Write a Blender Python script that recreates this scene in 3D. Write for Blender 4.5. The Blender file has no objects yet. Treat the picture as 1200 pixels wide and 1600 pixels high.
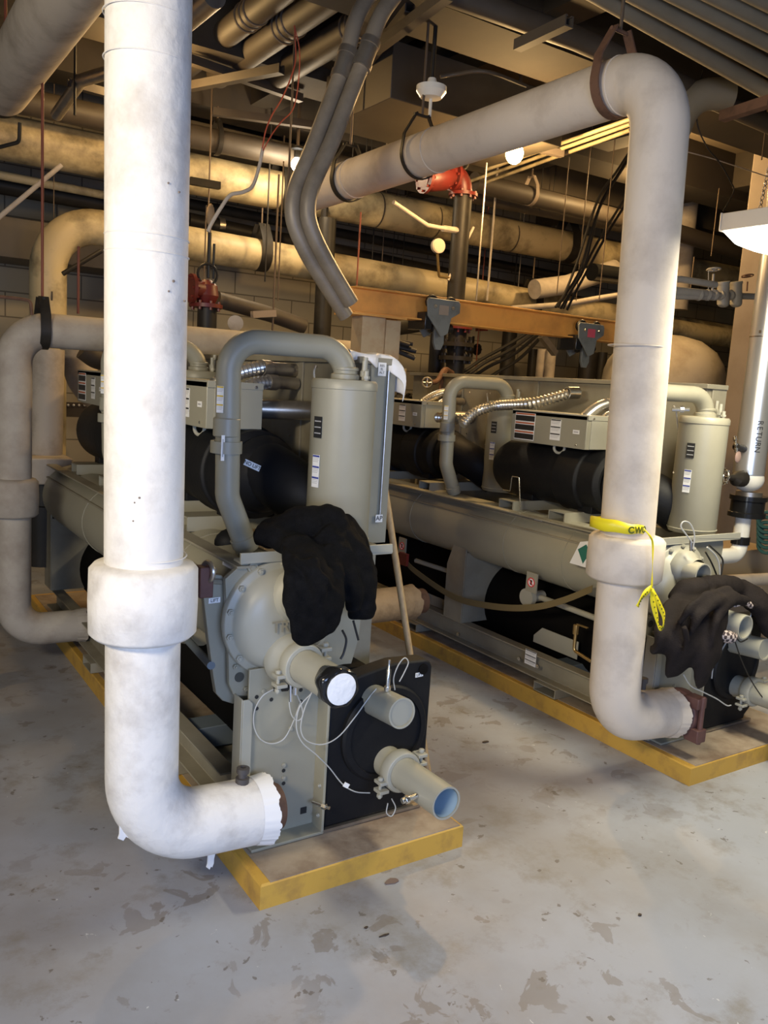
import bpy, bmesh, math, random
from mathutils import Vector, Matrix, noise
random.seed(7)
PI = math.pi
sc = bpy.context.scene
COL = sc.collection
V = Vector

# ---------------------------------------------------------------- camera
# room axes: X = across the machines, Y = along them (away), Z = up; eye 1.65 m above the floor
EYE = V((0, 0, 1.65))
AX = V((0.83686367, -0.03094389, 0.54653608))    # room X in camera terms (right, down, forward)
AY = V((-0.54385011, -0.16069731, 0.82365249))
AZ = V((0.06233986, -0.98651855, -0.15131058))
FPX = 1307.0
cam_d = bpy.data.cameras.new('camera')
cam = bpy.data.objects.new('camera', cam_d); COL.objects.link(cam)
cam_d.sensor_fit = 'VERTICAL'; cam_d.sensor_height = 36.0
cam_d.lens = 36.0 * FPX / 1600.0
cam_d.clip_start = 0.05; cam_d.clip_end = 100
right = V((AX[0], AY[0], AZ[0])); down = V((AX[1], AY[1], AZ[1])); fwd = V((AX[2], AY[2], AZ[2]))
M = Matrix((right, -down, -fwd)).transposed().to_4x4(); M.translation = EYE
cam.matrix_world = M
sc.camera = cam

def U(px, py, ax, v):
    """world point seen at photo pixel (px,py) on the plane ax = v"""
    d = right * (px - 600) + down * (py - 800) + fwd * FPX
    i = 'xyz'.index(ax)
    return EYE + d * ((v - EYE[i]) / d[i])

# ---------------------------------------------------------------- light
sc.view_settings.view_transform = 'Standard'; sc.view_settings.look = 'None'
sc.view_settings.gamma = 1; sc.view_settings.use_curve_mapping = False
sc.view_settings.exposure = 0.0
w = bpy.data.worlds.new('world'); sc.world = w; w.use_nodes = True
w.node_tree.nodes['Background'].inputs[0].default_value = (0.85, 0.92, 1.0, 1)
w.node_tree.nodes['Background'].inputs[1].default_value = 0.03

def area(name, loc, target, sx, sy, power, color):
    l = bpy.data.lights.new(name, 'AREA'); l.shape = 'RECTANGLE'; l.size = sx; l.size_y = sy
    l.energy = power; l.color = color
    o = bpy.data.objects.new(name, l); COL.objects.link(o)
    o.location = loc; o.rotation_euler = (V(target) - V(loc)).to_track_quat('-Z', 'Y').to_euler()
    return o
# daylight through the big open door behind and to the left of the viewer
area('daylight_door', (-2.4, -0.2, 0.9), (0.9, 2.2, 0.3), 1.6, 1.0, 40, (0.74, 0.84, 1.0))
area('daylight_door_low', (0.4, -1.2, 1.5), (0.8, 1.25, 0.0), 2.2, 0.9, 92, (0.42, 0.58, 1.0))
# tube light over the front of the room, to the left of the viewer
area('tube_light_front', (-1.5, 0.7, 2.5), (0.9, 2.3, 1.7), 1.2, 0.4, 36, (1.0, 0.85, 0.62)).data.spread = math.radians(105)

# ---------------------------------------------------------------- materials
MATS = {}
def mat(name, col, rough=0.6, metal=0.0, dirt=None, dirt_amt=0.0, scale=6.0, bump=0.0, bscale=40.0, lo=0.45, hi=0.7,
        spec=0.5, emit=None, estr=0.0, alpha=None, stretch=None):
    if name in MATS: return MATS[name]
    m = bpy.data.materials.new(name); m.use_nodes = True
    nt = m.node_tree; b = nt.nodes['Principled BSDF']
    b.inputs['Base Color'].default_value = (*col, 1); b.inputs['Roughness'].default_value = rough
    b.inputs['Metallic'].default_value = metal; b.inputs['Specular IOR Level'].default_value = spec
    tc = nt.nodes.new('ShaderNodeTexCoord'); src = tc.outputs['Object']
    if stretch:
        mp = nt.nodes.new('ShaderNodeMapping'); mp.inputs['Scale'].default_value = stretch
        nt.links.new(src, mp.inputs[0]); src = mp.outputs[0]
    if dirt:
        n = nt.nodes.new('ShaderNodeTexNoise'); n.inputs['Scale'].default_value = scale
        n.inputs['Detail'].default_value = 8; n.inputs['Roughness'].default_value = 0.62
        nt.links.new(src, n.inputs['Vector'])
        r = nt.nodes.new('ShaderNodeMapRange'); r.inputs[1].default_value = lo; r.inputs[2].default_value = hi
        r.inputs[4].default_value = dirt_amt
        nt.links.new(n.outputs[0], r.inputs[0])
        mx = nt.nodes.new('ShaderNodeMix'); mx.data_type = 'RGBA'
        mx.inputs[6].default_value = (*col, 1); mx.inputs[7].default_value = (*dirt, 1)
        nt.links.new(r.outputs[0], mx.inputs[0]); nt.links.new(mx.outputs[2], b.inputs['Base Color'])
    if bump:
        n2 = nt.nodes.new('ShaderNodeTexNoise'); n2.inputs['Scale'].default_value = bscale
        n2.inputs['Detail'].default_value = 5; nt.links.new(src, n2.inputs['Vector'])
        bp = nt.nodes.new('ShaderNodeBump'); bp.inputs['Strength'].default_value = bump
        bp.inputs['Distance'].default_value = 0.01
        nt.links.new(n2.outputs[0], bp.inputs['Height']); nt.links.new(bp.outputs[0], b.inputs['Normal'])
    if emit:
        b.inputs['Emission Color'].default_value = (*emit, 1); b.inputs['Emission Strength'].default_value = estr
    if alpha is not None: b.inputs['Alpha'].default_value = alpha
    MATS[name] = m
    return m

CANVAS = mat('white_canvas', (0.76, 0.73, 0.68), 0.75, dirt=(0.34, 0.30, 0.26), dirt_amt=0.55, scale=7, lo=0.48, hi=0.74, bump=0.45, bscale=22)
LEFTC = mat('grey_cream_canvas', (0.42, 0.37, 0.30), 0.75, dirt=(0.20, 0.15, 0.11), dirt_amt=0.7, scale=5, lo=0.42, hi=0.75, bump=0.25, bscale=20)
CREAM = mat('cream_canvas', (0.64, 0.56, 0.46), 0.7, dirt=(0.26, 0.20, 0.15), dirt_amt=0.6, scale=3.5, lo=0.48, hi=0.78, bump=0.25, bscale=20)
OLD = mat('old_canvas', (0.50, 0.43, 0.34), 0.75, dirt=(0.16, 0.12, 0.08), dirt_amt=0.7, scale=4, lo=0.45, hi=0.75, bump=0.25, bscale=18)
FOIL = mat('gold_lagging', (0.52, 0.42, 0.235), 0.5, dirt=(0.11, 0.085, 0.045), dirt_amt=0.85, scale=3.5, lo=0.45, hi=0.66, bump=0.2, bscale=12)
MACH = mat('machine_paint', (0.31, 0.295, 0.225), 0.42, dirt=(0.16, 0.14, 0.10), dirt_amt=0.25, scale=3, lo=0.45, hi=0.8, bump=0.03, bscale=60)
MACHD = mat('machine_paint_dusty_and_shade', (0.29, 0.265, 0.195), 0.5, dirt=(0.15, 0.12, 0.08), dirt_amt=0.5, scale=5, lo=0.4, hi=0.7)  # dusty parts; also stands in for shade on the raised letters
MACHL = mat('machine_paint_light', (0.36, 0.35, 0.285), 0.4, dirt=(0.24, 0.22, 0.18), dirt_amt=0.2, scale=3)
FOAM = mat('black_foam', (0.006, 0.0065, 0.008), 0.6, spec=0.25, dirt=(0.012, 0.012, 0.012), dirt_amt=0.5, scale=8, bump=0.1)
FOAMD = mat('black_foam_dark', (0.005, 0.0045, 0.004), 0.8, spec=0.1)
BLKG = mat('black_glossy', (0.012, 0.012, 0.012), 0.18)
BLKP = mat('black_pipe', (0.018, 0.016, 0.013), 0.5, spec=0.3, dirt=(0.05, 0.04, 0.03), dirt_amt=0.5, scale=5)
DARK = mat('dark_pipe', (0.060, 0.048, 0.036), 0.6, dirt=(0.04, 0.03, 0.02), dirt_amt=0.7, scale=4)
RUSTY = mat('rusty_steel', (0.14, 0.07, 0.04), 0.75, dirt=(0.05, 0.025, 0.015), dirt_amt=0.8, scale=14)
ROD = mat('rod_steel', (0.12, 0.085, 0.055), 0.6, metal=0.3)
RODR = mat('rod_red_primer', (0.20, 0.05, 0.025), 0.6)
GALV = mat('galvanised', (0.46, 0.42, 0.36), 0.35, metal=0.85, dirt=(0.2, 0.16, 0.12), dirt_amt=0.5, scale=10)
COND = mat('conduit_steel', (0.27, 0.225, 0.165), 0.45, metal=0.1, dirt=(0.10, 0.08, 0.055), dirt_amt=0.6, scale=6)
FLEX = mat('flex_steel', (0.62, 0.60, 0.55), 0.3, metal=0.9)
SILV = mat('silver_jacket', (0.72, 0.71, 0.68), 0.28, metal=0.75)
CHROME = mat('bright_steel', (0.75, 0.74, 0.70), 0.25, metal=1.0)
BRASS = mat('brass', (0.55, 0.40, 0.18), 0.35, metal=0.9)
RED = mat('red_paint', (0.13, 0.014, 0.010), 0.45, dirt=(0.08, 0.02, 0.015), dirt_amt=0.6, scale=14)
MAROON = mat('maroon_iron', (0.12, 0.055, 0.045), 0.6, dirt=(0.05, 0.02, 0.02), dirt_amt=0.5, scale=12)
ORANGE = mat('orange_beam_paint', (0.80, 0.38, 0.08), 0.5, dirt=(0.25, 0.10, 0.03), dirt_amt=0.4, scale=4)
TROL = mat('trolley_grey', (0.16, 0.17, 0.16), 0.45, dirt=(0.06, 0.06, 0.05), dirt_amt=0.5, scale=12)
WHITE = mat('white_paper', (0.82, 0.82, 0.80), 0.5)
BLUEL = mat('blue_print', (0.04, 0.06, 0.30), 0.5)
YELL = mat('yellow_print', (0.70, 0.48, 0.04), 0.5)
ORL = mat('orange_print', (0.50, 0.13, 0.05), 0.5)
BLKL = mat('black_print', (0.02, 0.02, 0.02), 0.5)
GREYL = mat('grey_print', (0.42, 0.42, 0.42), 0.5)
REDL = mat('red_print', (0.65, 0.04, 0.04), 0.5)
GRNL = mat('green_print', (0.03, 0.16, 0.12), 0.5)
TAPE = mat('yellow_tape', (0.82, 0.68, 0.02), 0.4)
KNIT = mat('black_knit', (0.0035, 0.0035, 0.004), 0.85, dirt=(0.007, 0.007, 0.008), dirt_amt=0.8, scale=30, bump=0.5, bscale=300, spec=0.1)
JACK = mat('brown_black_twill', (0.013, 0.010, 0.0095), 0.8, dirt=(0.022, 0.017, 0.016), dirt_amt=0.8, scale=12, bump=0.4, bscale=250, spec=0.15)
WOOD = mat('pale_wood', (0.55, 0.37, 0.17), 0.55, dirt=(0.25, 0.14, 0.06), dirt_amt=0.5, scale=10, stretch=(8, 8, 1))
PVC = mat('white_pvc', (0.72, 0.70, 0.62), 0.35)
PLAST = mat('white_plastic_sheet', (0.80, 0.78, 0.74), 0.35, bump=0.4, bscale=25)
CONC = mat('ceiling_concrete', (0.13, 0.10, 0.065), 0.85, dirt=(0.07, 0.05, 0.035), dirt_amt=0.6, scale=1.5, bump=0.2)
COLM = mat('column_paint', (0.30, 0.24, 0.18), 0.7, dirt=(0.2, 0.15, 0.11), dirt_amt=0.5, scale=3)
TANK = mat('tank_lagging', (0.50, 0.44, 0.34), 0.7, dirt=(0.2, 0.14, 0.09), dirt_amt=0.6, scale=2.5)
OLIVE = mat('olive_webbing', (0.16, 0.12, 0.05), 0.8)
CABLE = mat('black_cable', (0.012, 0.011, 0.010), 0.5)
CLEARW = mat('grey_wire', (0.45, 0.45, 0.42), 0.4)
REDW = mat('red_wire', (0.42, 0.07, 0.03), 0.5)
LAGB = mat('brown_lagging', (0.36, 0.25, 0.14), 0.8, dirt=(0.16, 0.10, 0.05), dirt_amt=0.7, scale=9, bump=0.6, bscale=20)
GLOBW = mat('lamp_warm', (1, 0.8, 0.5), 0.4, emit=(1.0, 0.62, 0.22), estr=60)
GLOBC = mat('lamp_white', (1, 1, 1), 0.4, emit=(1.0, 0.95, 0.85), estr=60)
LENS = mat('lamp_lens', (1, 1, 0.95), 0.4, emit=(1.0, 0.96, 0.80), estr=5.0)
LIDBLUE = mat('blue_tinted_bore', (0.30, 0.42, 0.52), 0.4)

def plaid():
    m = bpy.data.materials.new('plaid_lining'); m.use_nodes = True; nt = m.node_tree; b = nt.nodes['Principled BSDF']
    tc = nt.nodes.new('ShaderNodeTexCoord'); c = nt.nodes.new('ShaderNodeTexChecker')
    c.inputs['Scale'].default_value = 60; c.inputs[1].default_value = (0.5, 0.42, 0.38, 1); c.inputs[2].default_value = (0.05, 0.035, 0.035, 1)
    nt.links.new(tc.outputs['Object'], c.inputs[0]); nt.links.new(c.outputs[0], b.inputs['Base Color']); b.inputs['Roughness'].default_value = 0.9
    return m
PLAID = plaid()

def floor_mat():
    m = bpy.data.materials.new('painted_concrete_floor'); m.use_nodes = True; nt = m.node_tree; b = nt.nodes['Principled BSDF']
    tc = nt.nodes.new('ShaderNodeTexCoord')
    def nz(scale, detail=6, rough=0.6, dist=0.0):
        n = nt.nodes.new('ShaderNodeTexNoise'); n.inputs['Scale'].default_value = scale; n.inputs['Detail'].default_value = detail
        n.inputs['Roughness'].default_value = rough; n.inputs['Distortion'].default_value = dist
        nt.links.new(tc.outputs['Object'], n.inputs['Vector']); return n.outputs[0]
    def rng(s, a, c, lo=0, hi=1):
        r = nt.nodes.new('ShaderNodeMapRange'); r.inputs[1].default_value = a; r.inputs[2].default_value = c
        r.inputs[3].default_value = lo; r.inputs[4].default_value = hi; nt.links.new(s, r.inputs[0]); return r.outputs[0]
    def mix(f, a, c):
        x = nt.nodes.new('ShaderNodeMix'); x.data_type = 'RGBA'
        nt.links.new(f, x.inputs[0])
        for s, i in ((a, 6), (c, 7)):
            if isinstance(s, tuple): x.inputs[i].default_value = (*s, 1)
            else: nt.links.new(s, x.inputs[i])
        return x.outputs[2]
    c = mix(rng(nz(1.3), 0.4, 0.62), (0.35, 0.365, 0.40), (0.29, 0.285, 0.285))
    c = mix(rng(nz(5, 8, 0.7), 0.52, 0.72), c, (0.23, 0.21, 0.18))
    # worn patches where the paint has flaked down to brown cement
    a = rng(nz(7.0, 7, 0.55, 0.6), 0.60, 0.615); g = rng(nz(0.9, 3), 0.44, 0.56)
    mu = nt.nodes.new('ShaderNodeMath'); mu.operation = 'MULTIPLY'; nt.links.new(a, mu.inputs[0]); nt.links.new(g, mu.inputs[1])
    c = mix(rng(mu.outputs[0], 0, 1, 0, 0.48), c, (0.15, 0.115, 0.08))
    # small chips
    a2 = rng(nz(22, 4, 0.5, 0.3), 0.69, 0.71, 0, 0.7)
    c = mix(a2, c, (0.12, 0.10, 0.08))
    a3 = rng(nz(30, 3, 0.5, 1.0), 0.74, 0.755, 0, 0.8)
    c = mix(a3, c, (0.62, 0.62, 0.6))
    nt.links.new(c, b.inputs['Base Color'])
    nt.links.new(rng(nz(3), 0.3, 0.7, 0.36, 0.6), b.inputs['Roughness'])
    bp = nt.nodes.new('ShaderNodeBump'); bp.inputs['Strength'].default_value = 0.15; bp.inputs['Distance'].default_value = 0.01
    nt.links.new(nz(9, 8, 0.7), bp.inputs['Height']); nt.links.new(bp.outputs[0], b.inputs['Normal'])
    return m
FLOOR = floor_mat()
PADT = mat('pad_cement', (0.36, 0.29, 0.21), 0.85, dirt=(0.16, 0.10, 0.06), dirt_amt=0.75, scale=4.5, lo=0.42, hi=0.62, bump=0.2)
PADY = mat('pad_yellow_paint', (0.56, 0.33, 0.055), 0.55, dirt=(0.30, 0.17, 0.05), dirt_amt=0.75, scale=9, lo=0.5, hi=0.72, bump=0.15)

def wall_mat():
    m = bpy.data.materials.new('block_wall_paint'); m.use_nodes = True; nt = m.node_tree; b = nt.nodes['Principled BSDF']
    tc = nt.nodes.new('ShaderNodeTexCoord'); mp = nt.nodes.new('ShaderNodeMapping'); mp.inputs['Rotation'].default_value = (PI / 2, 0, 0)
    br = nt.nodes.new('ShaderNodeTexBrick'); br.inputs['Scale'].default_value = 1.0
    br.inputs['Brick Width'].default_value = 0.4; br.inputs['Row Height'].default_value = 0.2; br.inputs['Mortar Size'].default_value = 0.006
    br.inputs['Color1'].default_value = (0.32, 0.28, 0.20, 1); br.inputs['Color2'].default_value = (0.30, 0.26, 0.19, 1)
    br.inputs['Mortar'].default_value = (0.12, 0.10, 0.07, 1)
    nt.links.new(tc.outputs['Object'], mp.inputs[0]); nt.links.new(mp.outputs[0], br.inputs[0])
    nt.links.new(br.outputs[0], b.inputs['Base Color']); b.inputs['Roughness'].default_value = 0.7
    return m
WALL = wall_mat()

# ---------------------------------------------------------------- mesh helpers
def frame_of(t):
    t = t.normalized(); a = V((0, 0, 1)) if abs(t.z) < 0.9 else V((1, 0, 0))
    u = t.cross(a).normalized(); return u, t.cross(u).normalized()

def fillet(pts, rad, n=8):
    """polyline with its corners rounded to radius rad"""
    pts = [V(p) for p in pts]
    if len(pts) < 3: return pts
    out = [pts[0]]
    for i in range(1, len(pts) - 1):
        a, b, c = pts[i - 1], pts[i], pts[i + 1]
        d1 = (a - b); d2 = (c - b); l1, l2 = d1.length, d2.length; d1.normalize(); d2.normalize()
        ang = d1.angle(d2)
        if ang > PI - 0.03: out.append(b); continue
        t = min(rad / math.tan(ang / 2), l1 * 0.49 if i > 1 else l1 * 0.95, l2 * 0.49 if i < len(pts) - 2 else l2 * 0.95)
        r = t * math.tan(ang / 2)
        bis = (d1 + d2).normalized(); cen = b + bis * (r / math.sin(ang / 2))
        s = b + d1 * t - cen; e = b + d2 * t - cen
        tot = s.angle(e); 
        for k in range(n + 1):
            f = k / n
            out.append(cen + (s * math.sin((1 - f) * tot) + e * math.sin(f * tot)) / math.sin(tot))
    out.append(pts[-1]); return out

def spline(pts, n=8):
    pts = [V(p) for p in pts]; q = [pts[0] * 2 - pts[1]] + pts + [pts[-1] * 2 - pts[-2]]; out = []
    for i in range(1, len(q) - 2):
        p0, p1, p2, p3 = q[i - 1:i + 3]
        for k in range(n):
            t = k / n
            out.append(0.5 * ((2 * p1) + (p2 - p0) * t + (2 * p0 - 5 * p1 + 4 * p2 - p3) * t * t + (3 * p1 - p0 - 3 * p2 + p3) * t ** 3))
    out.append(pts[-1]); return out

def resample(pts, step):
    pts = [V(p) for p in pts]; out = [pts[0].copy()]; acc = 0.0
    for a, b in zip(pts, pts[1:]):
        L = (b - a).length
        if L < 1e-9: continue
        d = step - acc
        while d <= L:
            out.append(a.lerp(b, d / L)); d += step
        acc = (acc + L) % step
    return out

# parts whose separate pieces each become an object of their own
SPLIT = {'canvas_seam', 'pipe_sleeve', 'side_plate', 'cabinet_leg', 'weld_seam', 'wheel', 'screw', 'rail_bolt', 'head_bolt', 'stand_bolt', 'axle_bolt',
         'bolt', 'drain_hole', 'stand_hole', 'tray_bolt', 'canvas_scrap', 'duct_band', 'jacket_band', 'chip_mark', 'base_foot', 'tie_rod', 'shell_rib', 'valve_flange', 'nozzle_boss'}
class MB:
    def __init__(s): s.v = []; s.f = []; s.m = []; s.cur = 0
    def add(s, vs, fs):
        o = len(s.v); s.v += [V(p) for p in vs]
        for f in fs: s.f.append([o + i for i in f]); s.m.append(s.cur)
        return s
    def mat(s, i): s.cur = i; return s
    def box(s, c, d, rot=None):
        c = V(c); vs = []
        for x in (-1, 1):
            for y in (-1, 1):
                for z in (-1, 1):
                    p = V((x * d[0] / 2, y * d[1] / 2, z * d[2] / 2))
                    vs.append(c + (rot @ p if rot else p))
        return s.add(vs, [(0, 1, 3, 2), (4, 6, 7, 5), (0, 4, 5, 1), (2, 3, 7, 6), (0, 2, 6, 4), (1, 5, 7, 3)])
    def bb(s, a, b):
        a, b = V(a), V(b); return s.box((a + b) / 2, [abs(q) for q in (b - a)])
    def tube(s, pts, r, n=16, cap=True, inner=None):
        pts = [V(p) for p in pts]; rs = r if isinstance(r, (list, tuple)) else [r] * len(pts)
        rings = []; u = None
        for i, p in enumerate(pts):
            t = (pts[min(i + 1, len(pts) - 1)] - pts[max(i - 1, 0)])
            if t.length < 1e-9: t = V((0, 0, 1))
            t.normalize()
            if u is None: u, _ = frame_of(t)
            u = (u - t * u.dot(t)); 
            if u.length < 1e-6: u, _ = frame_of(t)
            u.normalize(); w_ = t.cross(u)
            rings.append([p + (u * math.cos(2 * PI * k / n) + w_ * math.sin(2 * PI * k / n)) * rs[i] for k in range(n)])
        vs = [q for g in rings for q in g]; fs = []
        for i in range(len(rings) - 1):
            for k in range(n):
                a = i * n + k; b = i * n + (k + 1) % n
                fs.append((a, b, b + n, a + n))
        if cap:
            fs.append(tuple(range(n - 1, -1, -1))); fs.append(tuple(range((len(rings) - 1) * n, len(rings) * n)))
        return s.add(vs, fs)
    def cyl(s, a, b, r, n=20, r2=None):
        return s.tube([a, b], [r, r if r2 is None else r2], n)
    def hollow(s, a, b, r, th, n=32, depth=None):
        """open-ended pipe, bore visible at end b"""
        a, b = V(a), V(b); d = (b - a); L = d.length; d.normalize(); dep = depth or L * 0.9
        return s.lathe(a, d, [(0, 0), (r, 0), (r, L), (r - th, L), (r - th, L - dep), (0, L - dep)], n)
    def lathe(s, o, axis, prof, n=32, sq=None):
        o = V(o); axis = V(axis).normalized(); u, w_ = frame_of(axis); vs = []; fs = []; idx = []
        for (r, h) in prof:
            if r < 1e-6: idx.append([len(vs)] * n); vs.append(o + axis * h)
            else:
                st = len(vs); idx.append(list(range(st, st + n)))
                for k in range(n): vs.append(o + axis * h + (u * math.cos(2 * PI * k / n) + w_ * math.sin(2 * PI * k / n)) * r)
        for a, b in zip(idx, idx[1:]):
            for k in range(n):
                q = [a[k], a[(k + 1) % n], b[(k + 1) % n], b[k]]; q2 = []
                for x in q:
                    if x not in q2: q2.append(x)
                if len(q2) > 2: fs.append(q2)
        return s.add(vs, fs)
    def torus(s, c, axis, R, r, n=32, m=8, a0=0, a1=2 * PI, ref=None):
        axis = V(axis).normalized(); 
        if ref: u = V(ref).normalized(); w_ = axis.cross(u)
        else: u, w_ = frame_of(axis)
        full = abs(a1 - a0) > 2 * PI - 0.01
        pts = [V(c) + (u * math.cos(a0 + (a1 - a0) * k / n) + w_ * math.sin(a0 + (a1 - a0) * k / n)) * R for k in range(n + 1)]
        if full:
            pts = pts[:-1]; vs = []; fs = []
            for k, p in enumerate(pts):
                rd = (p - V(c)).normalized()
                for j in range(m): vs.append(p + (rd * math.cos(2 * PI * j / m) + axis * math.sin(2 * PI * j / m)) * r)
            for k in range(n):
                for j in range(m):
                    a = k * m + j; b = k * m + (j + 1) % m; c2 = ((k + 1) % n) * m
                    fs.append((a, b, c2 + (j + 1) % m, c2 + j))
            return s.add(vs, fs)
        return s.tube(pts, r, m)
    def band(s, c, axis, r, w_, th=0.006, n=32, ang=2 * PI, ref=None):
        """flat strap wrapped round a pipe"""
        c = V(c); axis = V(axis).normalized(); h = axis * w_ / 2
        o = c - h
        return s.lathe(o, axis, [(r, 0), (r + th, 0), (r + th, w_), (r, w_), (r, 0)], n)
    def prism(s, poly, th, o=(0, 0, 0), u=(1, 0, 0), v=(0, 0, 1), w_=None):
        """extrude 2-D outline lying in plane (o,u,v) by th along w_ (default u x v)"""
        o, u, v = V(o), V(u), V(v); w_ = V(w_) if w_ is not None else u.cross(v)
        n = len(poly); vs = [o + u * a + v * b for a, b in poly]; vs += [p + w_ * th for p in vs]
        fs = [tuple(range(n)), tuple(range(2 * n - 1, n - 1, -1))] + [(i, (i + 1) % n, n + (i + 1) % n, n + i) for i in range(n)]
        return s.add(vs, fs)
    def sphere(s, c, r, n=20, sq=(1, 1, 1)):
        c = V(c); prof = []
        vs = []; fs = []; m = n // 2
        for i in range(m + 1):
            for k in range(n):
                t = PI * i / m; p = 2 * PI * k / n
                vs.append(c + V((math.sin(t) * math.cos(p) * r * sq[0], math.sin(t) * math.sin(p) * r * sq[1], math.cos(t) * r * sq[2])))
        for i in range(m):
            for k in range(n):
                fs.append((i * n + k, (i + 1) * n + k, (i + 1) * n + (k + 1) % n, i * n + (k + 1) % n))
        return s.add(vs, fs)
    def bolt(s, p, axis, r=0.011, h=0.010):
        return s.lathe(p, axis, [(0, 0), (r, 0), (r, h), (r * 0.6, h * 1.05), (r * 0.5, h * 1.5), (0, h * 1.55)], 6)
    def islands(s):
        par = list(range(len(s.v)))
        def find(a):
            while par[a] != a: par[a] = par[par[a]]; a = par[a]
            return a
        for f in s.f:
            for q in f[1:]: par[find(q)] = find(f[0])
        g = {}
        for i, f in enumerate(s.f): g.setdefault(find(f[0]), []).append(i)
        out = []
        for fl in g.values():
            b = MB(); mp = {}
            for i in fl:
                for q in s.f[i]:
                    if q not in mp: mp[q] = len(b.v); b.v.append(s.v[q])
                b.f.append([mp[q] for q in s.f[i]]); b.m.append(s.m[i])
            out.append(b)
        return out
    def build(s, name, m, parent=None, bevel=0.0, origin=None, ang=35):
        if parent is not None and name in SPLIT and not getattr(s, 'whole', False):
            parts = s.islands()
            if len(parts) > 1:
                for q in parts: q.whole = True; r_ = q.build(name, m, parent, bevel, origin, ang)
                return r_
        me = bpy.data.meshes.new(name)
        if parent is not None: O = V(parent['_w'])
        elif origin is not None: O = V(origin)
        else:
            xs = [p.x for p in s.v]; ys = [p.y for p in s.v]; zs = [p.z for p in s.v]
            O = V(((min(xs) + max(xs)) / 2, (min(ys) + max(ys)) / 2, min(zs)))
        me.from_pydata([tuple(p - O) for p in s.v], [], s.f)
        ms = m if isinstance(m, (list, tuple)) else [m]
        for q in ms: me.materials.append(q)
        me.polygons.foreach_set('material_index', s.m)
        bm = bmesh.new(); bm.from_mesh(me); bmesh.ops.remove_doubles(bm, verts=bm.verts, dist=1e-6)
        bmesh.ops.recalc_face_normals(bm, faces=bm.faces)
        for f in bm.faces: f.smooth = True
        bm.to_mesh(me); bm.free()
        me.set_sharp_from_angle(angle=math.radians(ang))
        o = bpy.data.objects.new(name, me); COL.objects.link(o)
        if parent is not None:
            o.parent = parent; o['_w'] = list(O); o.location = (0, 0, 0)
        else:
            o.location = O; o['_w'] = list(O)
        if bevel:
            b = o.modifiers.new('bevel', 'BEVEL'); b.width = bevel; b.segments = 2; b.limit_method = 'ANGLE'; b.angle_limit = math.radians(40)
        return o

def tag(o, label, cat, group=None, kind=None):
    if label: o['label'] = label
    if cat: o['category'] = cat
    if group: o['group'] = group
    if kind: o['kind'] = kind
    return o
def empty(name, loc, label, cat, group=None):
    e = bpy.data.objects.new(name, None); COL.objects.link(e); e.location = loc; e['_w'] = list(loc)
    e.empty_display_size = 0.1
    return tag(e, label, cat, group)
def plabel(o, s): o['label'] = s; return o

def text_mesh(body, size, o, u, v, m, parent, name='lettering', th=0.0006, bold=0.0):
    cu = bpy.data.curves.new('t', 'FONT'); cu.body = body; cu.size = size; cu.align_x = 'CENTER'; cu.align_y = 'CENTER'; cu.offset = bold
    to = bpy.data.objects.new('t', cu); COL.objects.link(to)
    dg = bpy.context.evaluated_depsgraph_get(); dg.update()
    me0 = bpy.data.meshes.new_from_object(to.evaluated_get(dg))
    u, v = V(u).normalized(), V(v).normalized(); w_ = u.cross(v)
    b = MB(); b.add([V(o) + u * p.co.x + v * p.co.y + w_ * th for p in me0.vertices], [tuple(f.vertices) for f in me0.polygons])
    bpy.data.objects.remove(to); bpy.data.curves.remove(cu); bpy.data.meshes.remove(me0)
    return b.build(name, m, parent)

def sticker(o, u, v, w, h, parent, style='3', text=None, th=0.0012, label=None):
    """paper sticker centred on o; u right, v up"""
    u, v = V(u).normalized(), V(v).normalized(); n = u.cross(v); o = V(o)
    b = MB()
    def rect(cx, cy, ww, hh, k, t):
        b.mat(k); c = o + u * cx + v * cy
        b.prism([(-ww / 2, -hh / 2), (ww / 2, -hh / 2), (ww / 2, hh / 2), (-ww / 2, hh / 2)], t, c, u, v)
    rect(0, 0, w, h, 0, th)
    mats = [WHITE, BLUEL, GREYL]
    if style in ('3', '3y', '3k', '3o'):
        mats = [WHITE, {'3': BLUEL, '3y': YELL, '3k': BLKL, '3o': ORL}[style], GREYL if style != '3o' else BLKL]
        for k in range(3):
            cy = h / 2 - h * (k + 0.12) / 3
            rect(0, cy, w * 0.94, h * 0.055, 1, th * 1.5)
            if style == '3o': rect(0, cy - h * 0.16, w * 0.96, h * 0.20, 2, th * 1.4)
            else:
                for j in range(3): rect(-w * 0.06 * (j == 2), cy - h * (0.065 + 0.05 * j), w * (0.84 - 0.12 * (j == 2)), h * 0.014, 2, th * 1.4)
    elif style == 'small':
        rect(0, 0, w * 0.7, h * 0.3, 2, th * 1.4)
    elif style == 'plate':
        mats = [BLKL, GREYL, GREYL]
        for k in range(3): rect(0, h * (0.28 - 0.28 * k), w * 0.8, h * 0.05, 1, th * 1.4)
    ob = b.build('sticker', mats, parent)
    if label: ob['label'] = label
    if text: text_mesh(text, h * 0.85, o + n * th, u, v, BLKL, ob, bold=h * 0.012)
    return ob

def pipe_thing(name, label, cat, pts, r, m, bend=0.0, n=24, group=None, cap=True, nb=8):
    p = fillet(pts, bend, nb) if bend else [V(q) for q in pts]
    b = MB().tube(p, r, n, cap)
    return tag(b.build(name, m), label, cat, group)

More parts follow.
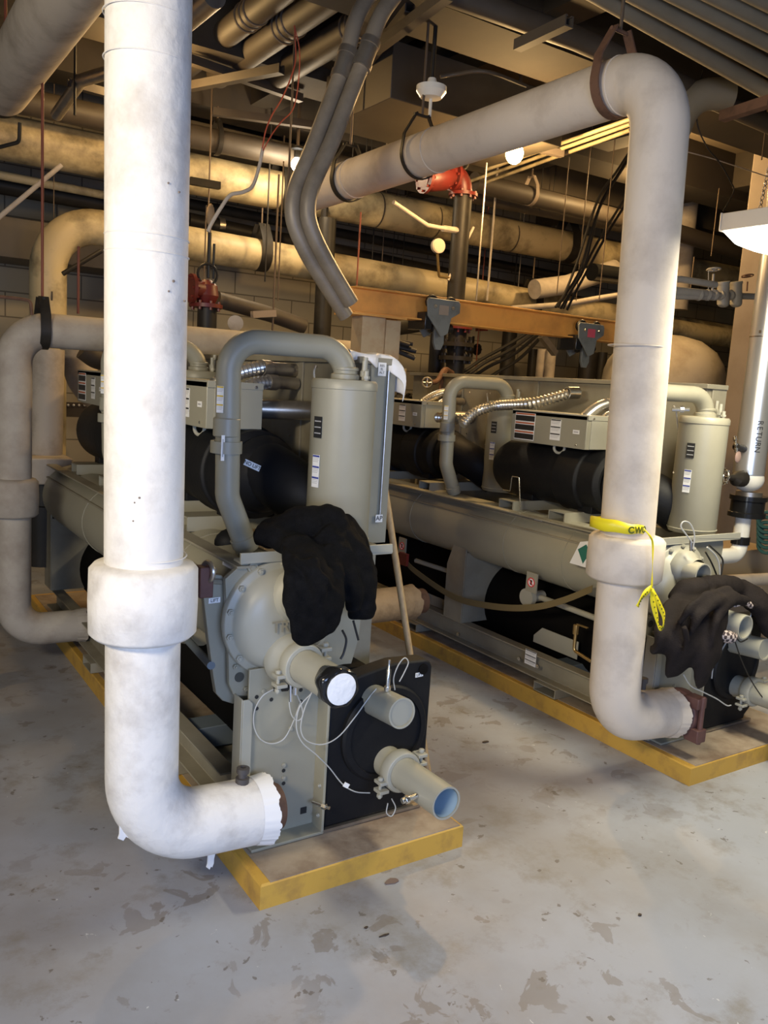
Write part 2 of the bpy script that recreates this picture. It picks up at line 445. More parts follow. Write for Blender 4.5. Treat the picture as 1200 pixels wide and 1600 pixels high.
# ================================================================ structure
def struct(name, b, m, bevel=0.0):
    return tag(b.build(name, m, bevel=bevel), None, None, kind='structure')
struct('floor', MB().bb((-3.2, -3.2, -0.12), (11.2, 7.7, 0.0)), FLOOR)
struct('ceiling', MB().bb((-3.2, -1.0, 3.9), (11.2, 7.7, 4.05)), CONC)
struct('wall_back', MB().bb((-3.2, 7.6, 0), (11.2, 7.75, 3.9)), WALL)
struct('wall_right', MB().bb((11.05, -1.0, 0), (11.2, 7.6, 3.9)), WALL)
struct('wall_left', MB().bb((-3.3, 2.4, 0), (-3.2, 7.6, 3.9)), WALL)
CONCD = mat('shaded_concrete', (0.035, 0.027, 0.018), 0.85, dirt=(0.06, 0.045, 0.03), dirt_amt=0.6, scale=2)  # ceiling concrete darkened: the shade on the beams is put into the colour
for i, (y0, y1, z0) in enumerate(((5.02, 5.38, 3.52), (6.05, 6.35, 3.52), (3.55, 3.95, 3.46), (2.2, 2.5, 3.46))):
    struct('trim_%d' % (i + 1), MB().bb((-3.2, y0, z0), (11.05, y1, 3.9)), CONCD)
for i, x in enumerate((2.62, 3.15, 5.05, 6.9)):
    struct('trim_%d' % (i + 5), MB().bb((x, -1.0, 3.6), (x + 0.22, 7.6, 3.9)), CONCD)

def pad(x0, x1, y0, y1, label):
    b = MB(); h = 0.085; e = 0.035
    # yellow painted faces with the worn cement top inside a yellow rim
    b.mat(0).add([(x0, y0, 0), (x1, y0, 0), (x1, y1, 0), (x0, y1, 0), (x0, y0, h - 0.006), (x1, y0, h - 0.006), (x1, y1, h - 0.006), (x0, y1, h - 0.006),
                  (x0 + 0.006, y0 + 0.006, h), (x1 - 0.006, y0 + 0.006, h), (x1 - 0.006, y1 - 0.006, h), (x0 + 0.006, y1 - 0.006, h)],
                 [(0, 1, 5, 4), (1, 2, 6, 5), (2, 3, 7, 6), (3, 0, 4, 7), (4, 5, 9, 8), (5, 6, 10, 9), (6, 7, 11, 10), (7, 4, 8, 11), (8, 9, 10, 11)])
    o = b.build('equipment_pad', PADY)
    t = MB().bb((x0 + e, y0 + 0.004, h - 0.01), (x1 - e * 0.4, y1 - e, h + 0.002)).build('cement_top', PADT, o); plabel(t, 'worn brown cement top')
    tag(o, label, 'concrete pad', 'yellow edged machine pads')
pad(1.065, 1.87, 2.165, 5.9, 'yellow painted concrete pad under the nearer chiller with its corner in the foreground')
pad(3.07, 4.0, 2.09, 5.9, 'yellow painted concrete pad under the second chiller on the right')

# ================================================================ chillers
def channel(b, x0, x1, z0, z1, y0, y1, th=0.008, openleft=True):
    """C-section running along Y; web at x1 (openleft) or x0"""
    if openleft: poly = [(x0, z0), (x1, z0), (x1, z1), (x0, z1), (x0, z1 - th), (x1 - th, z1 - th), (x1 - th, z0 + th), (x0, z0 + th)]
    else: poly = [(x1, z0), (x0, z0), (x0, z1), (x1, z1), (x1, z1 - th), (x0 + th, z1 - th), (x0 + th, z0 + th), (x1, z0 + th)]
    return b.prism(poly, y1 - y0, (0, y0, 0), (1, 0, 0), (0, 0, 1), (0, 1, 0))

def pxpoly(pts, y):
    return [(lambda p: (p.x, p.z))(U(a, c, 'y', y)) for a, c in pts]

def rect_tube(b, c, L, hgt, wid, th=0.006, axis='x'):
    """hollow rectangular tube along x, open ends"""
    y0, y1 = c[1] - wid / 2, c[1] + wid / 2; z0, z1 = c[2] - hgt / 2, c[2] + hgt / 2
    o = [(y0, z0), (y1, z0), (y1, z1), (y0, z1)]; i_ = [(y0 + th, z0 + th), (y1 - th, z0 + th), (y1 - th, z1 - th), (y0 + th, z1 - th)]
    x0, x1 = c[0] - L / 2, c[0] + L / 2; vs = []
    for x in (x0, x1):
        for y, z in o + i_: vs.append((x, y, z))
    fs = []
    for k in range(4):
        k2 = (k + 1) % 4
        fs += [(k, k2, 8 + k2, 8 + k), (4 + k, 12 + k, 12 + k2, 4 + k2), (k, 4 + k, 4 + k2, k2), (8 + k, 8 + k2, 12 + k2, 12 + k)]
    return b.add(vs, fs)

OB = V((1.1, 2.38, 0.087))      # base corner of the nearer chiller; the far one is the same machine 2 m to the right

def ribbed(pts, r, step=0.011, amp=0.13, n=16):
    p = resample(spline(pts, 14), step); return MB().tube(p, [r * (1 + (amp if i % 2 else -amp)) for i in range(len(p))], n)

def nozzle(root, p0, p1, r, name='water_nozzle', label=None, clamp=None, blue=False, boss=True):
    d = (V(p1) - V(p0)).normalized(); b = MB()
    b.hollow(p0, p1, r, 0.006, 36, depth=min(0.25, (V(p1) - V(p0)).length * 0.9))
    o = b.build(name, MACHL, root)
    if label: o['label'] = label
    if blue:
        q = V(p1); L = 0.2
        bb = MB().lathe(q - d * L, d, [(r - 0.0075, 0), (r - 0.0075, L - 0.004)], 36).build('bore', LIDBLUE, o); bb['label'] = 'bore tinted blue'
    if clamp is not None:
        c = V(p0).lerp(V(p1), clamp); k = MB()
        k.lathe(c - d * 0.024, d, [(r + 0.001, 0), (r + 0.014, 0), (r + 0.018, 0.008), (r + 0.018, 0.040), (r + 0.014, 0.048), (r + 0.001, 0.048)], 36)
        for sgn, ang in ((-1, -0.5), (1, 0.35)):
            lug = c + V((sgn * (r + 0.030) * math.cos(ang), 0, (r + 0.030) * math.sin(ang)))
            k.box(lug + V((0, 0, 0.016)), (0.038, 0.044, 0.012)); k.box(lug - V((0, 0, 0.016)), (0.038, 0.044, 0.012))
            k.cyl(lug + V((sgn * 0.006, 0, -0.045)), lug + V((sgn * 0.006, 0, 0.035)), 0.006, 10)
            k.cyl(lug + V((sgn * 0.006, 0, -0.040)), lug + V((sgn * 0.006, 0, -0.028)), 0.011, 6)
            k.cyl(lug + V((sgn * 0.006, 0, 0.022)), lug + V((sgn * 0.006, 0, 0.034)), 0.011, 6)
        k.build('grooved_coupling', MACHL, root, bevel=0.002)
    return o

def warn3(o, u, v, w, h, parent, style='3'): return sticker(o, u, v, w, h, parent, style)

def chiller(root, near):
    R = root; w = V(root['_w'])
    # --- base frame
    b = MB(); channel(b, 1.085, 1.15, 0.142, 0.275, 2.56, 5.4); b.build('base_rail', MACHD, R, bevel=0.002)
    b = MB(); channel(b, 1.66, 1.74, 0.142, 0.275, 2.56, 5.4, openleft=False); b.build('base_rail', MACHD, R, bevel=0.002)
    for y in (3.05, 4.30, 5.1):
        b = MB(); rect_tube(b, (1.42, y, 0.115), 0.72, 0.052, 0.16); b.build('base_foot', MACHD, R)
    b = MB()
    b.bb((1.16, 3.02, 0.15), (1.65, 3.14, 0.24)); b.build('cross_member', mat('blue_grey_paint', (0.13, 0.16, 0.18), 0.5), R, bevel=0.003)
    # --- upper rails
    b = MB(); channel(b, 1.070, 1.130, 0.957, 1.040, 2.445, 5.38, 0.009); b.build('top_rail', MACHD, R, bevel=0.0015)
    b = MB(); channel(b, 1.62, 1.68, 0.945, 1.03, 2.56, 5.38, 0.009, openleft=False); b.build('top_rail', MACHD, R, bevel=0.0015)
    b = MB(); b.bb((1.075, 2.43, 1.050), (1.66, 2.49, 1.058)); b.bb((1.075, 2.43, 1.058), (1.66, 2.44, 1.086)); b.build('top_crossbar', MACHL, R, bevel=0.002)
    for y in (3.16, 3.56, 4.35, 4.95):
        b = MB(); rect_tube(b, (1.39, y, 1.060), 0.50, 0.058, 0.12); b.build('support_tube', MACH, R)
    # --- tube sheet, lifting arm
    poly = pxpoly([(352, 905), (357, 1010), (358, 1070), (366, 1087), (392, 1088), (455, 1072), (540, 1068), (560, 1000), (575, 880), (572, 862), (395, 866)], 2.46)
    b = MB().prism(poly, 0.022, (0, 2.46, 0), (1, 0, 0), (0, 0, 1), (0, 1, 0)); ts = b.build('tube_sheet', MACH, R, bevel=0.002)
    b = MB()
    for px, py, r in ((374, 1058, 0.017), (394, 1064, 0.011)):
        p = U(px, py, 'y', 2.459); b.lathe(p, (0, -1, 0), [(0, 0), (r, 0), (r, 0.001), (0, 0.001)], 24)
    b.build('drain_hole', mat('hole_dark', (0.06, 0.058, 0.045), 0.7), ts)
    b = MB()
    for px, py in ((367, 1041), (383, 1076), (394, 887)):
        b.bolt(U(px, py, 'y', 2.459), (0, -1, 0), 0.009 if py > 900 else 0.020)
    b.build('bolt', MACH, ts)
    poly = pxpoly([(318, 930), (321, 905), (330, 897), (346, 899), (355, 907), (357, 1020), (359, 1062), (368, 1078), (390, 1080), (392, 1088), (380, 1096), (364, 1100), (348, 1095), (338, 1084), (334, 1060), (326, 1000)], 2.50)
    b = MB().prism(poly, 0.03, (0, 2.50, 0), (1, 0, 0), (0, 0, 1), (0, 1, 0)); la = b.build('lifting_arm', MACH, R, bevel=0.003)
    if near:
        sticker(U(335, 938, 'y', 2.498), (1, 0, 0.03), (0, 0, 1), 0.040, 0.018, la, 'plain', 'LIFT', label='white LIFT sticker')
    # --- condenser shell with bolted head
    b = MB().lathe((1.228, 2.47, 0.853), (0, 1, 0), [(0, 0), (0.186, 0), (0.186, 2.85), (0, 2.85)], 48)
    sh = b.build('condenser_shell', MACH, R)
    b = MB()
    for y in (3.0, 3.45, 4.35): b.band((1.228, y, 0.853), (0, 1, 0), 0.186, 0.010, 0.0025, 48)
    b.build('weld_seam', MACH, sh)
    b = MB().bb((1.050, 2.9, 0.845), (1.058, 5.2, 0.851)); b.build('shell_seam', MACHD, sh)
    hd = MB().lathe((1.228, 2.46, 0.853), (0, -1, 0), [(0.200, 0), (0.200, 0.022), (0.196, 0.026), (0.178, 0.027), (0.172, 0.035), (0.160, 0.062), (0.13, 0.082), (0.09, 0.092), (0, 0.098)], 64)
    head = hd.build('condenser_head', MACHL, R, ang=50)
    b = MB()
    for k in range(14):
        a = 2 * PI * (k + 0.5) / 14
        b.bolt((1.228 + 0.187 * math.cos(a), 2.434, 0.853 + 0.187 * math.sin(a)), (0, -1, 0), 0.011, 0.010)
    b.build('head_bolt', MACHL, head)
    b = MB().lathe((1.235, 2.42, 0.735), (0, -1, 0), [(0.088, 0.04), (0.086, 0.056), (0.079, 0.072), (0.067, 0.085), (0.062, 0.11)], 40)
    b.lathe((1.255 if near else 1.200, 2.42, 0.940), (0, -1, 0), [(0.092, 0.02), (0.090, 0.04), (0.082, 0.058), (0.066, 0.072), (0.060, 0.1)], 40)
    b.build('nozzle_boss', MACHL, head, ang=60)
    nozzle(R, (1.240, 2.36, 0.735), (1.252, 2.085, 0.735), 0.056, 'condenser_nozzle', clamp=0.22)
    nozzle(R, (1.24 if near else 1.185, 2.38, 0.935), (1.24 if near else 1.185, 2.275, 0.935), 0.056, 'condenser_nozzle')
    if near:
        text_mesh('TR', 0.052, U(438, 980, 'y', 2.36), (1, 0, 0), (0, 0, 1), MACHD, head, 'raised_lettering', th=0.004, bold=0.001)  # same paint as the head in reality; darker tone imitates shade of the relief
    # shell support legs along the side
    for y in (3.80, 5.25):
        b = MB().prism([(3.80, 0.275), (3.80 + 0.17, 0.275), (3.80 + 0.17, 0.62), (3.80 + 0.05, 0.94), (3.80, 0.94)], 0.010, (1.075, y - 3.80, 0), (0, 1, 0), (0, 0, 1), (1, 0, 0))
        b.bb((1.08, y - 0.006, 0.275), (1.65, y + 0.006, 0.72)); b.build('shell_support', MACHD, R)
    # --- evaporator, black foam wrapped
    b = MB().lathe((1.50, 2.42, 0.395), (0, 1, 0), [(0, 0), (0.255, 0), (0.255, 2.9), (0, 2.9)], 40); b.build('evaporator_shell', FOAMD, R)
    b = MB(); r = 0.03; x0, x1, z0, z1 = 1.385, 1.812, 0.105, 0.665
    pl = [(x0, z0), (x1 - 0.06, z0), (x1 - 0.055, z0 + 0.02), (x1, z0 + 0.07), (x1, z1 - r), (x1 - 0.01, z1 - 0.008), (x1 - r, z1), (x0 + 0.26, z1 + 0.005), (x0 + 0.12, z1 - 0.02), (x0, z1 - 0.05)]
    b.prism(pl, 0.075, (0, 2.345, 0), (1, 0, 0), (0, 0, 1), (0, 1, 0)); ev = b.build('evaporator_end_cover', FOAM, R, bevel=0.008)
    b = MB().lathe((1.612, 2.348, 0.42), (0, -1, 0), [(0.178, 0), (0.178, 0.018), (0.170, 0.026), (0.150, 0.028), (0.148, 0.020), (0, 0.020)], 56); b.build('cover_ring', FOAM, ev)
    b = MB().lathe((1.770, 2.346, 0.632), (0, -1, 0), [(0.020, 0), (0.020, 0.006), (0.012, 0.008), (0, 0.004)], 20); b.build('foam_plug', FOAMD, ev)
    b = MB().bb((1.38, 2.335, 0.092), (1.80, 2.352, 0.103)); b.build('bottom_edge_strip', GALV, ev)
    n1 = nozzle(R, (1.56, 2.34, 0.55), (1.56, 2.165, 0.565), 0.053, 'evaporator_nozzle', 'short capped grey nozzle')
    b = MB().lathe((1.56, 2.172, 0.565), (0, 1, 0), [(0, 0), (0.048, 0), (0.048, 0.004), (0, 0.004)], 32); b.build('end_cap', MACHL, n1)
    nozzle(R, (1.625, 2.34, 0.312), (1.625, 1.975, 0.318), 0.056, 'evaporator_nozzle', 'long open grey nozzle with a blue bore' if near else None, clamp=0.27, blue=True)
    b = MB().lathe((1.56, 2.26, 0.612), (0, 0, 1), [(0.012, 0), (0.012, 0.014), (0.008, 0.014), (0.008, 0.075), (0.0045, 0.08), (0.0045, 0.11), (0, 0.11)], 12); b.build('sensor_well', CHROME, R)
    b = MB().cyl((1.568, 2.06, 0.318), (1.535, 2.06, 0.315), 0.009, 12); b.cyl((1.535, 2.06, 0.315), (1.520, 2.06, 0.314), 0.014, 6); b.cyl((1.520, 2.06, 0.314), (1.508, 2.06, 0.313), 0.010, 12); b.build('drain_plug', CHROME, R, bevel=0.001)
    # --- front stand
    b = MB(); b.bb((1.110, 2.405, 0.095), (1.375, 2.415, 0.70)); b.bb((1.372, 2.335, 0.095), (1.382, 2.415, 0.645)); b.bb((1.110, 2.335, 0.090), (1.382, 2.415, 0.100))
    st = b.build('front_stand', MACH, R, bevel=0.002)
    b = MB(); b.prism([(1.085, 0.095), (1.12, 0.095), (1.12, 0.59), (1.105, 0.605), (1.085, 0.605)], 0.006, (0, 2.395, 0), (1, 0, 0), (0, 0, 1), (0, -1, 0))
    b.bb((1.082, 2.395, 0.095), (1.088, 2.46, 0.605)); b.build('stand_flange', MACHL, st, bevel=0.002)
    b = MB()
    for px, py in ((401, 1089), (424, 1093), (401, 1107), (470, 1078), (470, 1096), (443, 1204), (443, 1224)):
        b.lathe(U(px, py, 'y', 2.4045), (0, -1, 0), [(0, 0.0008), (0.007, 0.0008), (0.007, 0)], 14)
    p = U(474, 1266, 'y', 2.4045); b.bb((p.x - .012, 2.403, p.z - .012), (p.x + .012, 2.4045, p.z + .012))
    b.build('stand_hole', BLKL, st)
    b = MB()
    for px, py in ((411, 1080), (443, 1195), (443, 1215), (454, 1138)): b.bolt(U(px, py, 'y', 2.4045), (0, -1, 0), 0.008, 0.006)
    for z in (0.58, 0.26, 0.19, 0.15): b.bolt((1.372, 2.36, z), (-1, 0, 0), 0.008, 0.006)
    b.build('stand_bolt', MACHL, st)
    if near:
        sticker(V((1.3712, 2.365, 0.64)), (0, 1, 0), (0, 0, 1), -0.045, 0.018, st, 'small')
        b = MB().cyl((1.35, 2.37, 0.20), (1.385, 2.31, 0.197), 0.006, 10); b.cyl((1.37, 2.335, 0.198), (1.378, 2.322, 0.1975), 0.011, 6); b.build('sensor_fitting', CHROME, R)
    # --- two compressor circuits
    for k, dy in enumerate((0.0, 1.45)):
        D = V((0, dy, 0))
        yy = lambda x, y, z: V((x, y + dy, z))
        b = MB().lathe(yy(1.385, 2.98, 1.265), (0, 1, 0), [(0, 0), (0.150, 0.0), (0.175, 0.02), (0.178, 0.13), (0.192, 0.14), (0.192, 0.30), (0.176, 0.31), (0.174, 0.78), (0.150, 0.83), (0, 0.84)], 44)
        b.bb(yy(1.28, 3.05, 1.085), yy(1.49, 3.15, 1.14)); b.bb(yy(1.28, 3.5, 1.085), yy(1.49, 3.6, 1.14))
        cp = b.build('compressor', FOAM, R, bevel=0.004)
        b = MB().torus(yy(1.255, 3.30, 1.425), (1, 0.4, 0), 0.030, 0.008, 20, 8); b.build('lifting_eye', MACHL, cp)
        # discharge housing and black foam elbow falling to the separator side
        b = MB().tube(fillet([yy(1.385, 3.02, 1.30), yy(1.40, 2.93, 1.285), yy(1.47, 2.78, 1.215), yy(1.58, 2.72, 1.13)], 0.08, 4), 0.115, 24)
        hs = b.build('discharge_elbow', FOAM, R)
        b = MB().lathe(yy(1.40, 2.99, 1.27), V((0.15, -1, -0.1)), [(0.155, 0), (0.15, 0.03), (0.13, 0.07), (0.105, 0.10)], 32); b.build('elbow_flange', FOAM, hs)
        # terminal box
        bx0, bx1, by0, by1, bz0, bz1 = 1.185, 1.412, 3.05, 3.62, 1.438, 1.617
        b = MB().bb(yy(bx0, by0, bz0), yy(bx1, by1, bz1)); tb = b.build('terminal_box', MACH, R, bevel=0.003)
        b = MB().bb(yy(bx0 + 0.03, by0 - 0.004, bz0 + 0.003), yy(bx1 + 0.003, by0, bz1 - 0.02)); b.bb(yy(bx0 + 0.0, by0 - 0.008, bz1 - 0.022), yy(bx1 + 0.004, by1, bz1 + 0.004))
        b.build('box_lid', MACHL if not near else MACH, tb, bevel=0.001)  # paler lid on the far machine: light on its front put into the paint
        b = MB()
        for q in (yy(bx0 + 0.035, by0 - 0.008, bz1 - 0.012), yy(bx1 - 0.03, by0 - 0.008, bz1 - 0.012)): b.bolt(q, (0, -1, 0), 0.006, 0.004)
        b.bolt(yy(bx0, by0 + 0.06, bz0 + 0.02), (-1, 0, 0), 0.007, 0.004); b.build('screw', CHROME, tb)
        sx = bx0 - 0.0005
        sticker(yy(sx, by0 + 0.22, (bz0 + bz1) / 2), (0, -1, 0), (0, 0, 1), 0.075, 0.115, tb, '3k')
        sticker(yy(sx, by0 + 0.07, (bz0 + bz1) / 2 + 0.0), (0, -1, 0), (0, 0, 1), 0.045, 0.022, tb, 'small')
        sticker(yy(sx, by0 + 0.46, (bz0 + bz1) / 2), (0, -1, 0), (0, 0, 1), 0.16, 0.155, tb, '3o')
        # oil separator
        c = yy(1.535, 2.62, 0); z0, z1 = 1.062, 1.655
        b = MB().lathe(V((c.x, c.y, z0)), (0, 0, 1), [(0, 0), (0.110, 0), (0.116, 0.012), (0.116, z1 - z0 - 0.035), (0.119, z1 - z0 - 0.033), (0.119, z1 - z0 - 0.010), (0.112, z1 - z0), (0, z1 - z0 + 0.004)], 56)
        sp = b.build('oil_separator', MACH, R)
        b = MB().torus(V((c.x, c.y, z0 + 0.02)), (0, 0, 1), 0.116, 0.004, 48, 8); b.build('base_weld', MACH, sp)
        if True:
            an = math.radians(193); d = V((math.cos(an), math.sin(an), 0)); t = V((0, 0, 1)).cross(-d)
            uu = V((0, 0, 1)).cross(d)
            sticker(c + d * 0.1175 + V((0, 0, 1.33)), uu, (0, 0, 1), 0.036, 0.115, sp, '3')
            sticker(c + d * 0.1175 + V((0, 0, 1.485)), uu, (0, 0, 1), 0.040, 0.075, sp, 'plate')
            d2 = V((math.cos(math.radians(-8)), math.sin(math.radians(-8)), 0))
        # loop pipe
        pr = 0.0415
        lp = [yy(1.200, 2.66, 1.045), yy(1.118, 2.66, 1.235), yy(1.105, 2.66, 1.762), yy(1.535, 2.62, 1.765), yy(1.535, 2.62, 1.655)]
        b = MB().tube(fillet(lp, 0.10, 10), pr, 28); lo = b.build('discharge_pipe', MACH, R)
        b = MB()
        b.lathe(V((1.1085, 2.66 + dy, 1.385)), (0, 0, 1), [(pr, 0), (pr + 0.012, 0), (pr + 0.012, 0.040), (pr, 0.040)], 36)
        b.lathe(V((1.1075, 2.66 + dy, 1.44)), (0, 0, 1), [(pr, 0), (pr + 0.004, 0.004), (pr + 0.004, 0.060), (pr, 0.064)], 36)
        b.lathe(yy(1.192, 2.66, 1.062), V((-0.082, 0, 0.19)), [(pr, 0), (pr + 0.004, 0.002), (pr + 0.004, 0.03), (pr, 0.033)], 32)
        b.lathe(yy(1.535, 2.62, 1.655), (0, 0, 1), [(pr + 0.010, 0), (pr + 0.010, 0.018), (pr + 0.002, 0.022), (pr + 0.002, 0.032), (pr + 0.006, 0.034), (pr + 0.006, 0.042), (pr, 0.046)], 32)
        b.build('pipe_sleeve', MACH, lo)
        a2 = math.radians(215); d = V((math.cos(a2), math.sin(a2), 0))
        sticker(yy(1.106, 2.66, 1.565) + d * (pr + 0.0008), V((0, 0, 1)).cross(d), (0, 0, 1), 0.026, 0.088, lo, '3y')
        # valve fittings on the separator lid
        b = MB()
        for ox, oy, hh in ((0.052, -0.045, 0.07), (0.082, 0.0, 0.085), (0.045, -0.07, 0.035)):
            b.cyl(V((c.x + ox, c.y + oy, z1)), V((c.x + ox, c.y + oy, z1 + hh)), 0.009, 12); b.cyl(V((c.x + ox, c.y + oy, z1 + hh * 0.2)), V((c.x + ox, c.y + oy, z1 + hh * 0.5)), 0.014, 6)
        b.build('valve_fitting', MACHL, sp)
        # suction pipe between box and cabinet
        b = MB().cyl(yy(1.40, 3.2, 1.515), yy(1.66, 3.10, 1.52), 0.040, 24); b.build('liquid_pipe', GALV, R)
        # service valve and sensor on the discharge elbow
        vb = MB().cyl(yy(1.52, 2.66, 1.30), yy(1.47, 2.68, 1.345), 0.016, 12); vb.cyl(yy(1.50, 2.665, 1.315), yy(1.53, 2.66, 1.335), 0.012, 8); vb.cyl(yy(1.47, 2.68, 1.345), yy(1.445, 2.69, 1.365), 0.011, 10)
        vb.build('service_valve', CHROME, R)
        vb = MB().tube(spline([yy(1.535, 2.65, 1.33), yy(1.575, 2.66, 1.40), yy(1.56, 2.70, 1.46), yy(1.50, 2.72, 1.52), yy(1.475, 2.74, 1.66), yy(1.50, 2.78, 1.70)], 8), 0.0035, 8); vb.build('sensor_lead', CLEARW, R)
        # flex conduits up to the cabinet
        fc = ribbed([U(322, 613, 'y', 3.12) + D, U(342, 597, 'y', 3.14) + D, U(378, 581, 'y', 3.18) + D, U(414, 573, 'y', 3.22) + D], 0.027); fo = fc.build('flexible_conduit', FLEX, R)
        MB().lathe(U(408, 575, 'y', 3.21) + D, (1, 0.3, 0), [(0.027, 0), (0.034, 0.0), (0.034, 0.045), (0.028, 0.05), (0.028, 0.2)], 24).build('conduit_connector', GALV, fo)
        fc = ribbed([U(370, 617, 'y', 3.09) + D, U(386, 606, 'y', 3.11) + D, U(404, 599, 'y', 3.14) + D, U(424, 597, 'y', 3.17) + D], 0.025); fo = fc.build('flexible_conduit', FLEX, R)
        MB().lathe(U(418, 597, 'y', 3.16) + D, (1, 0.3, 0), [(0.025, 0), (0.032, 0.0), (0.032, 0.045), (0.026, 0.05), (0.026, 0.16)], 24).build('conduit_connector', GALV, fo)
    # --- starter cabinet standing along the right side
    ct = 1.72 if near else 1.80
    b = MB().bb((1.665, 2.72, 1.048), (1.80, 5.3, ct)); cb = b.build('starter_cabinet', MACHD, R, bevel=0.003)
    b = MB(); b.bb((1.64, 2.70, ct), (1.81, 5.32, ct + 0.025))
    for y in (3.2, 3.95, 4.7): b.bb((1.655, y - 0.02, 1.05), (1.665, y + 0.02, ct))
    b.build('cabinet_frame', MACHD, cb, bevel=0.002)
    b = MB().bb((1.700, 2.708, 1.03), (1.812, 2.72, ct + 0.02)); fr = b.build('cabinet_door', MACHD if not near else MACH, cb, bevel=0.002)
    b = MB().cyl((1.775, 2.703, 1.12), (1.775, 2.703, 1.70), 0.004, 8)
    b.build('door_hinge', GALV, fr)
    b = MB()
    for k in range(22): b.bolt((1.665, 2.85 + (k % 11) * 0.22, 1.70 if k < 11 else 1.40), (-1, 0, 0), 0.006, 0.003)
    b.build('screw', CHROME, cb)
    b = MB().bb((1.60, 2.60, 0.28), (1.70, 2.66, 1.05)); b.bb((1.60, 5.1, 0.28), (1.70, 5.16, 1.05)); b.build('cabinet_leg', MACHD, cb)

c1 = empty('water_chiller', OB, 'grey green water chiller in the foreground with a black foam end cover and open nozzles', 'chiller', 'water chillers')
chiller(c1, True)
c2 = empty('water_chiller', OB, 'second grey green water chiller at right, partly hidden by the caution taped riser', 'chiller', 'water chillers')
chiller(c2, False)
c2.location = OB + V((2.02, -0.035, 0)); c2.scale = (1, 1, 0.957)
c2['_w'] = list(OB)
def W2(p):   # a point seen on chiller 2 -> the builder's coordinates
    q = V(p) - V(c2.location); return V((q.x, q.y, q.z / 0.957)) + OB

b = MB().sphere(U(362, 848, 'y', 2.85), 0.055, 18, (1.2, 1, 1)); b.build('foam_wrapped_valve', FOAM, c1)
# valve block and tie rod beside the lifting arm of the near machine
b = MB().box(U(319, 908, 'y', 2.47), (0.045, 0.05, 0.10)); b.build('valve_block', MAROON, c1, bevel=0.004)
b = MB().torus(U(325, 893, 'y', 2.46), (1, 0.2, 0), 0.030, 0.008, 22, 8); b.cyl(U(325, 889, 'y', 2.46), U(336, 892, 'y', 2.46), 0.011, 10); b.build('shackle', GALV, c1)
b = MB().cyl(U(329, 908, 'y', 2.48), U(345, 909, 'y', 2.5), 0.010, 10); b.build('valve_stem', MACHD, c1)
b = MB().cyl(U(270, 975, 'y', 3.1), U(330, 1040, 'y', 2.5), 0.014, 12); b.build('tie_rod', mat('blue_grey_paint', (0.13, 0.16, 0.18)), c1)
b = MB().cyl(U(285, 992, 'y', 3.2), U(315, 995, 'y', 3.0), 0.035, 18); b.build('drain_stub', MACHD, c1)
# stickers only the near machine has
sticker(U(394, 727, 'y', 2.74), (1, 0.0, -0.42), (0.36, 0, 0.9), 0.066, 0.022, c1, 'plain', 'NO LIFT', label='white NO LIFT sticker')
sticker(U(592, 810, 'y', 2.700), (1, 0, 0), (0, 0, 1), 0.032, 0.030, c1, 'plain', 'AP')
sticker(U(597, 577, 'y', 2.700), (1, 0, 0), (0, 0, 1), 0.036, 0.050, c1, 'plain')
t = text_mesh('RES\nEL\nALT', 0.013, U(597, 577, 'y', 2.697), (1, 0, 0), (0, 0, 1), BLKL, c1, 'lettering')
sticker(U(655, 1054, 'y', 2.3435), (1, 0, 0.04), (0, 0, 1), 0.034, 0.017, c1, 'plain', 'LIFT', label='white LIFT sticker on the black cover')
sticker(U(357, 882, 'x', 1.099), (0, -1, 0), (0, 0, 1), 0.10, 0.022, c1, 'small')
sticker(U(348, 640 + 60, 'y', 2.617), (0, 0, 1), (-1, 0, 0), 0.085, 0.012, c1, 'small')
# second machine: rail and shell labels
for px, py, x, w_, h_, st in ((829, 1028, 3.103, 0.085, 0.085, '3k'), (841, 811, 3.118, 0.06, 0.016, 'small')):
    sticker(W2(U(px, py, 'x', x)), (0, -1, 0), (0, 0, 1), w_, h_, c2, st)
b = MB()
for px, py in ((812, 1029), (841, 1041), (717, 991)): b.bolt(W2(U(px, py, 'x', 3.104)), (-1, 0, 0), 0.012, 0.008)
b.build('rail_bolt', CHROME, c2)
# green and white diamond placard on the shell
pc = U(905, 865, 'x', 2.965)
b = MB(); q = W2(pc)
b.mat(0).prism([(-0.055, -0.06), (0.075, -0.06), (0.075, 0.08), (0.0, 0.06)], 0.001, q, (0, -1, 0), (0, 0, 1), (-1, 0, 0))
b.mat(1).prism([(-0.01, 0.02), (0.03, -0.045), (0.07, 0.02), (0.04, 0.055)], 0.0018, q, (0, -1, 0), (0, 0, 1), (-1, 0, 0))
plabel(b.build('placard', [WHITE, GRNL], c2), 'white placard with a dark green diamond')
# no-entry style warning plates
for px, py in ((831, 910), (629, 853)):
    q = W2(U(px, py, 'x', 3.06)); b = MB()
    b.mat(0).bb(q - V((0.004, 0.04, 0.055)), q + V((0.004, 0.04, 0.055)))
    plt = b.build('warning_plate', MACH, c2)
    b = MB(); b.mat(0).lathe(q + V((-0.004, 0, 0)), (-1, 0, 0), [(0, 0.001), (0.026, 0.001), (0.026, 0)], 28)
    b.mat(1).torus(q + V((-0.005, 0, 0)), (-1, 0, 0), 0.024, 0.003, 28, 6); b.box(q + V((-0.006, 0, 0)), (0.001, 0.042, 0.005), Matrix.Rotation(PI / 4, 3, 'X'))
    b.mat(2).box(q + V((-0.0056, 0, 0)), (0.001, 0.014, 0.026))
    b.build('prohibition_sign', [WHITE, REDL, BLKL], plt)
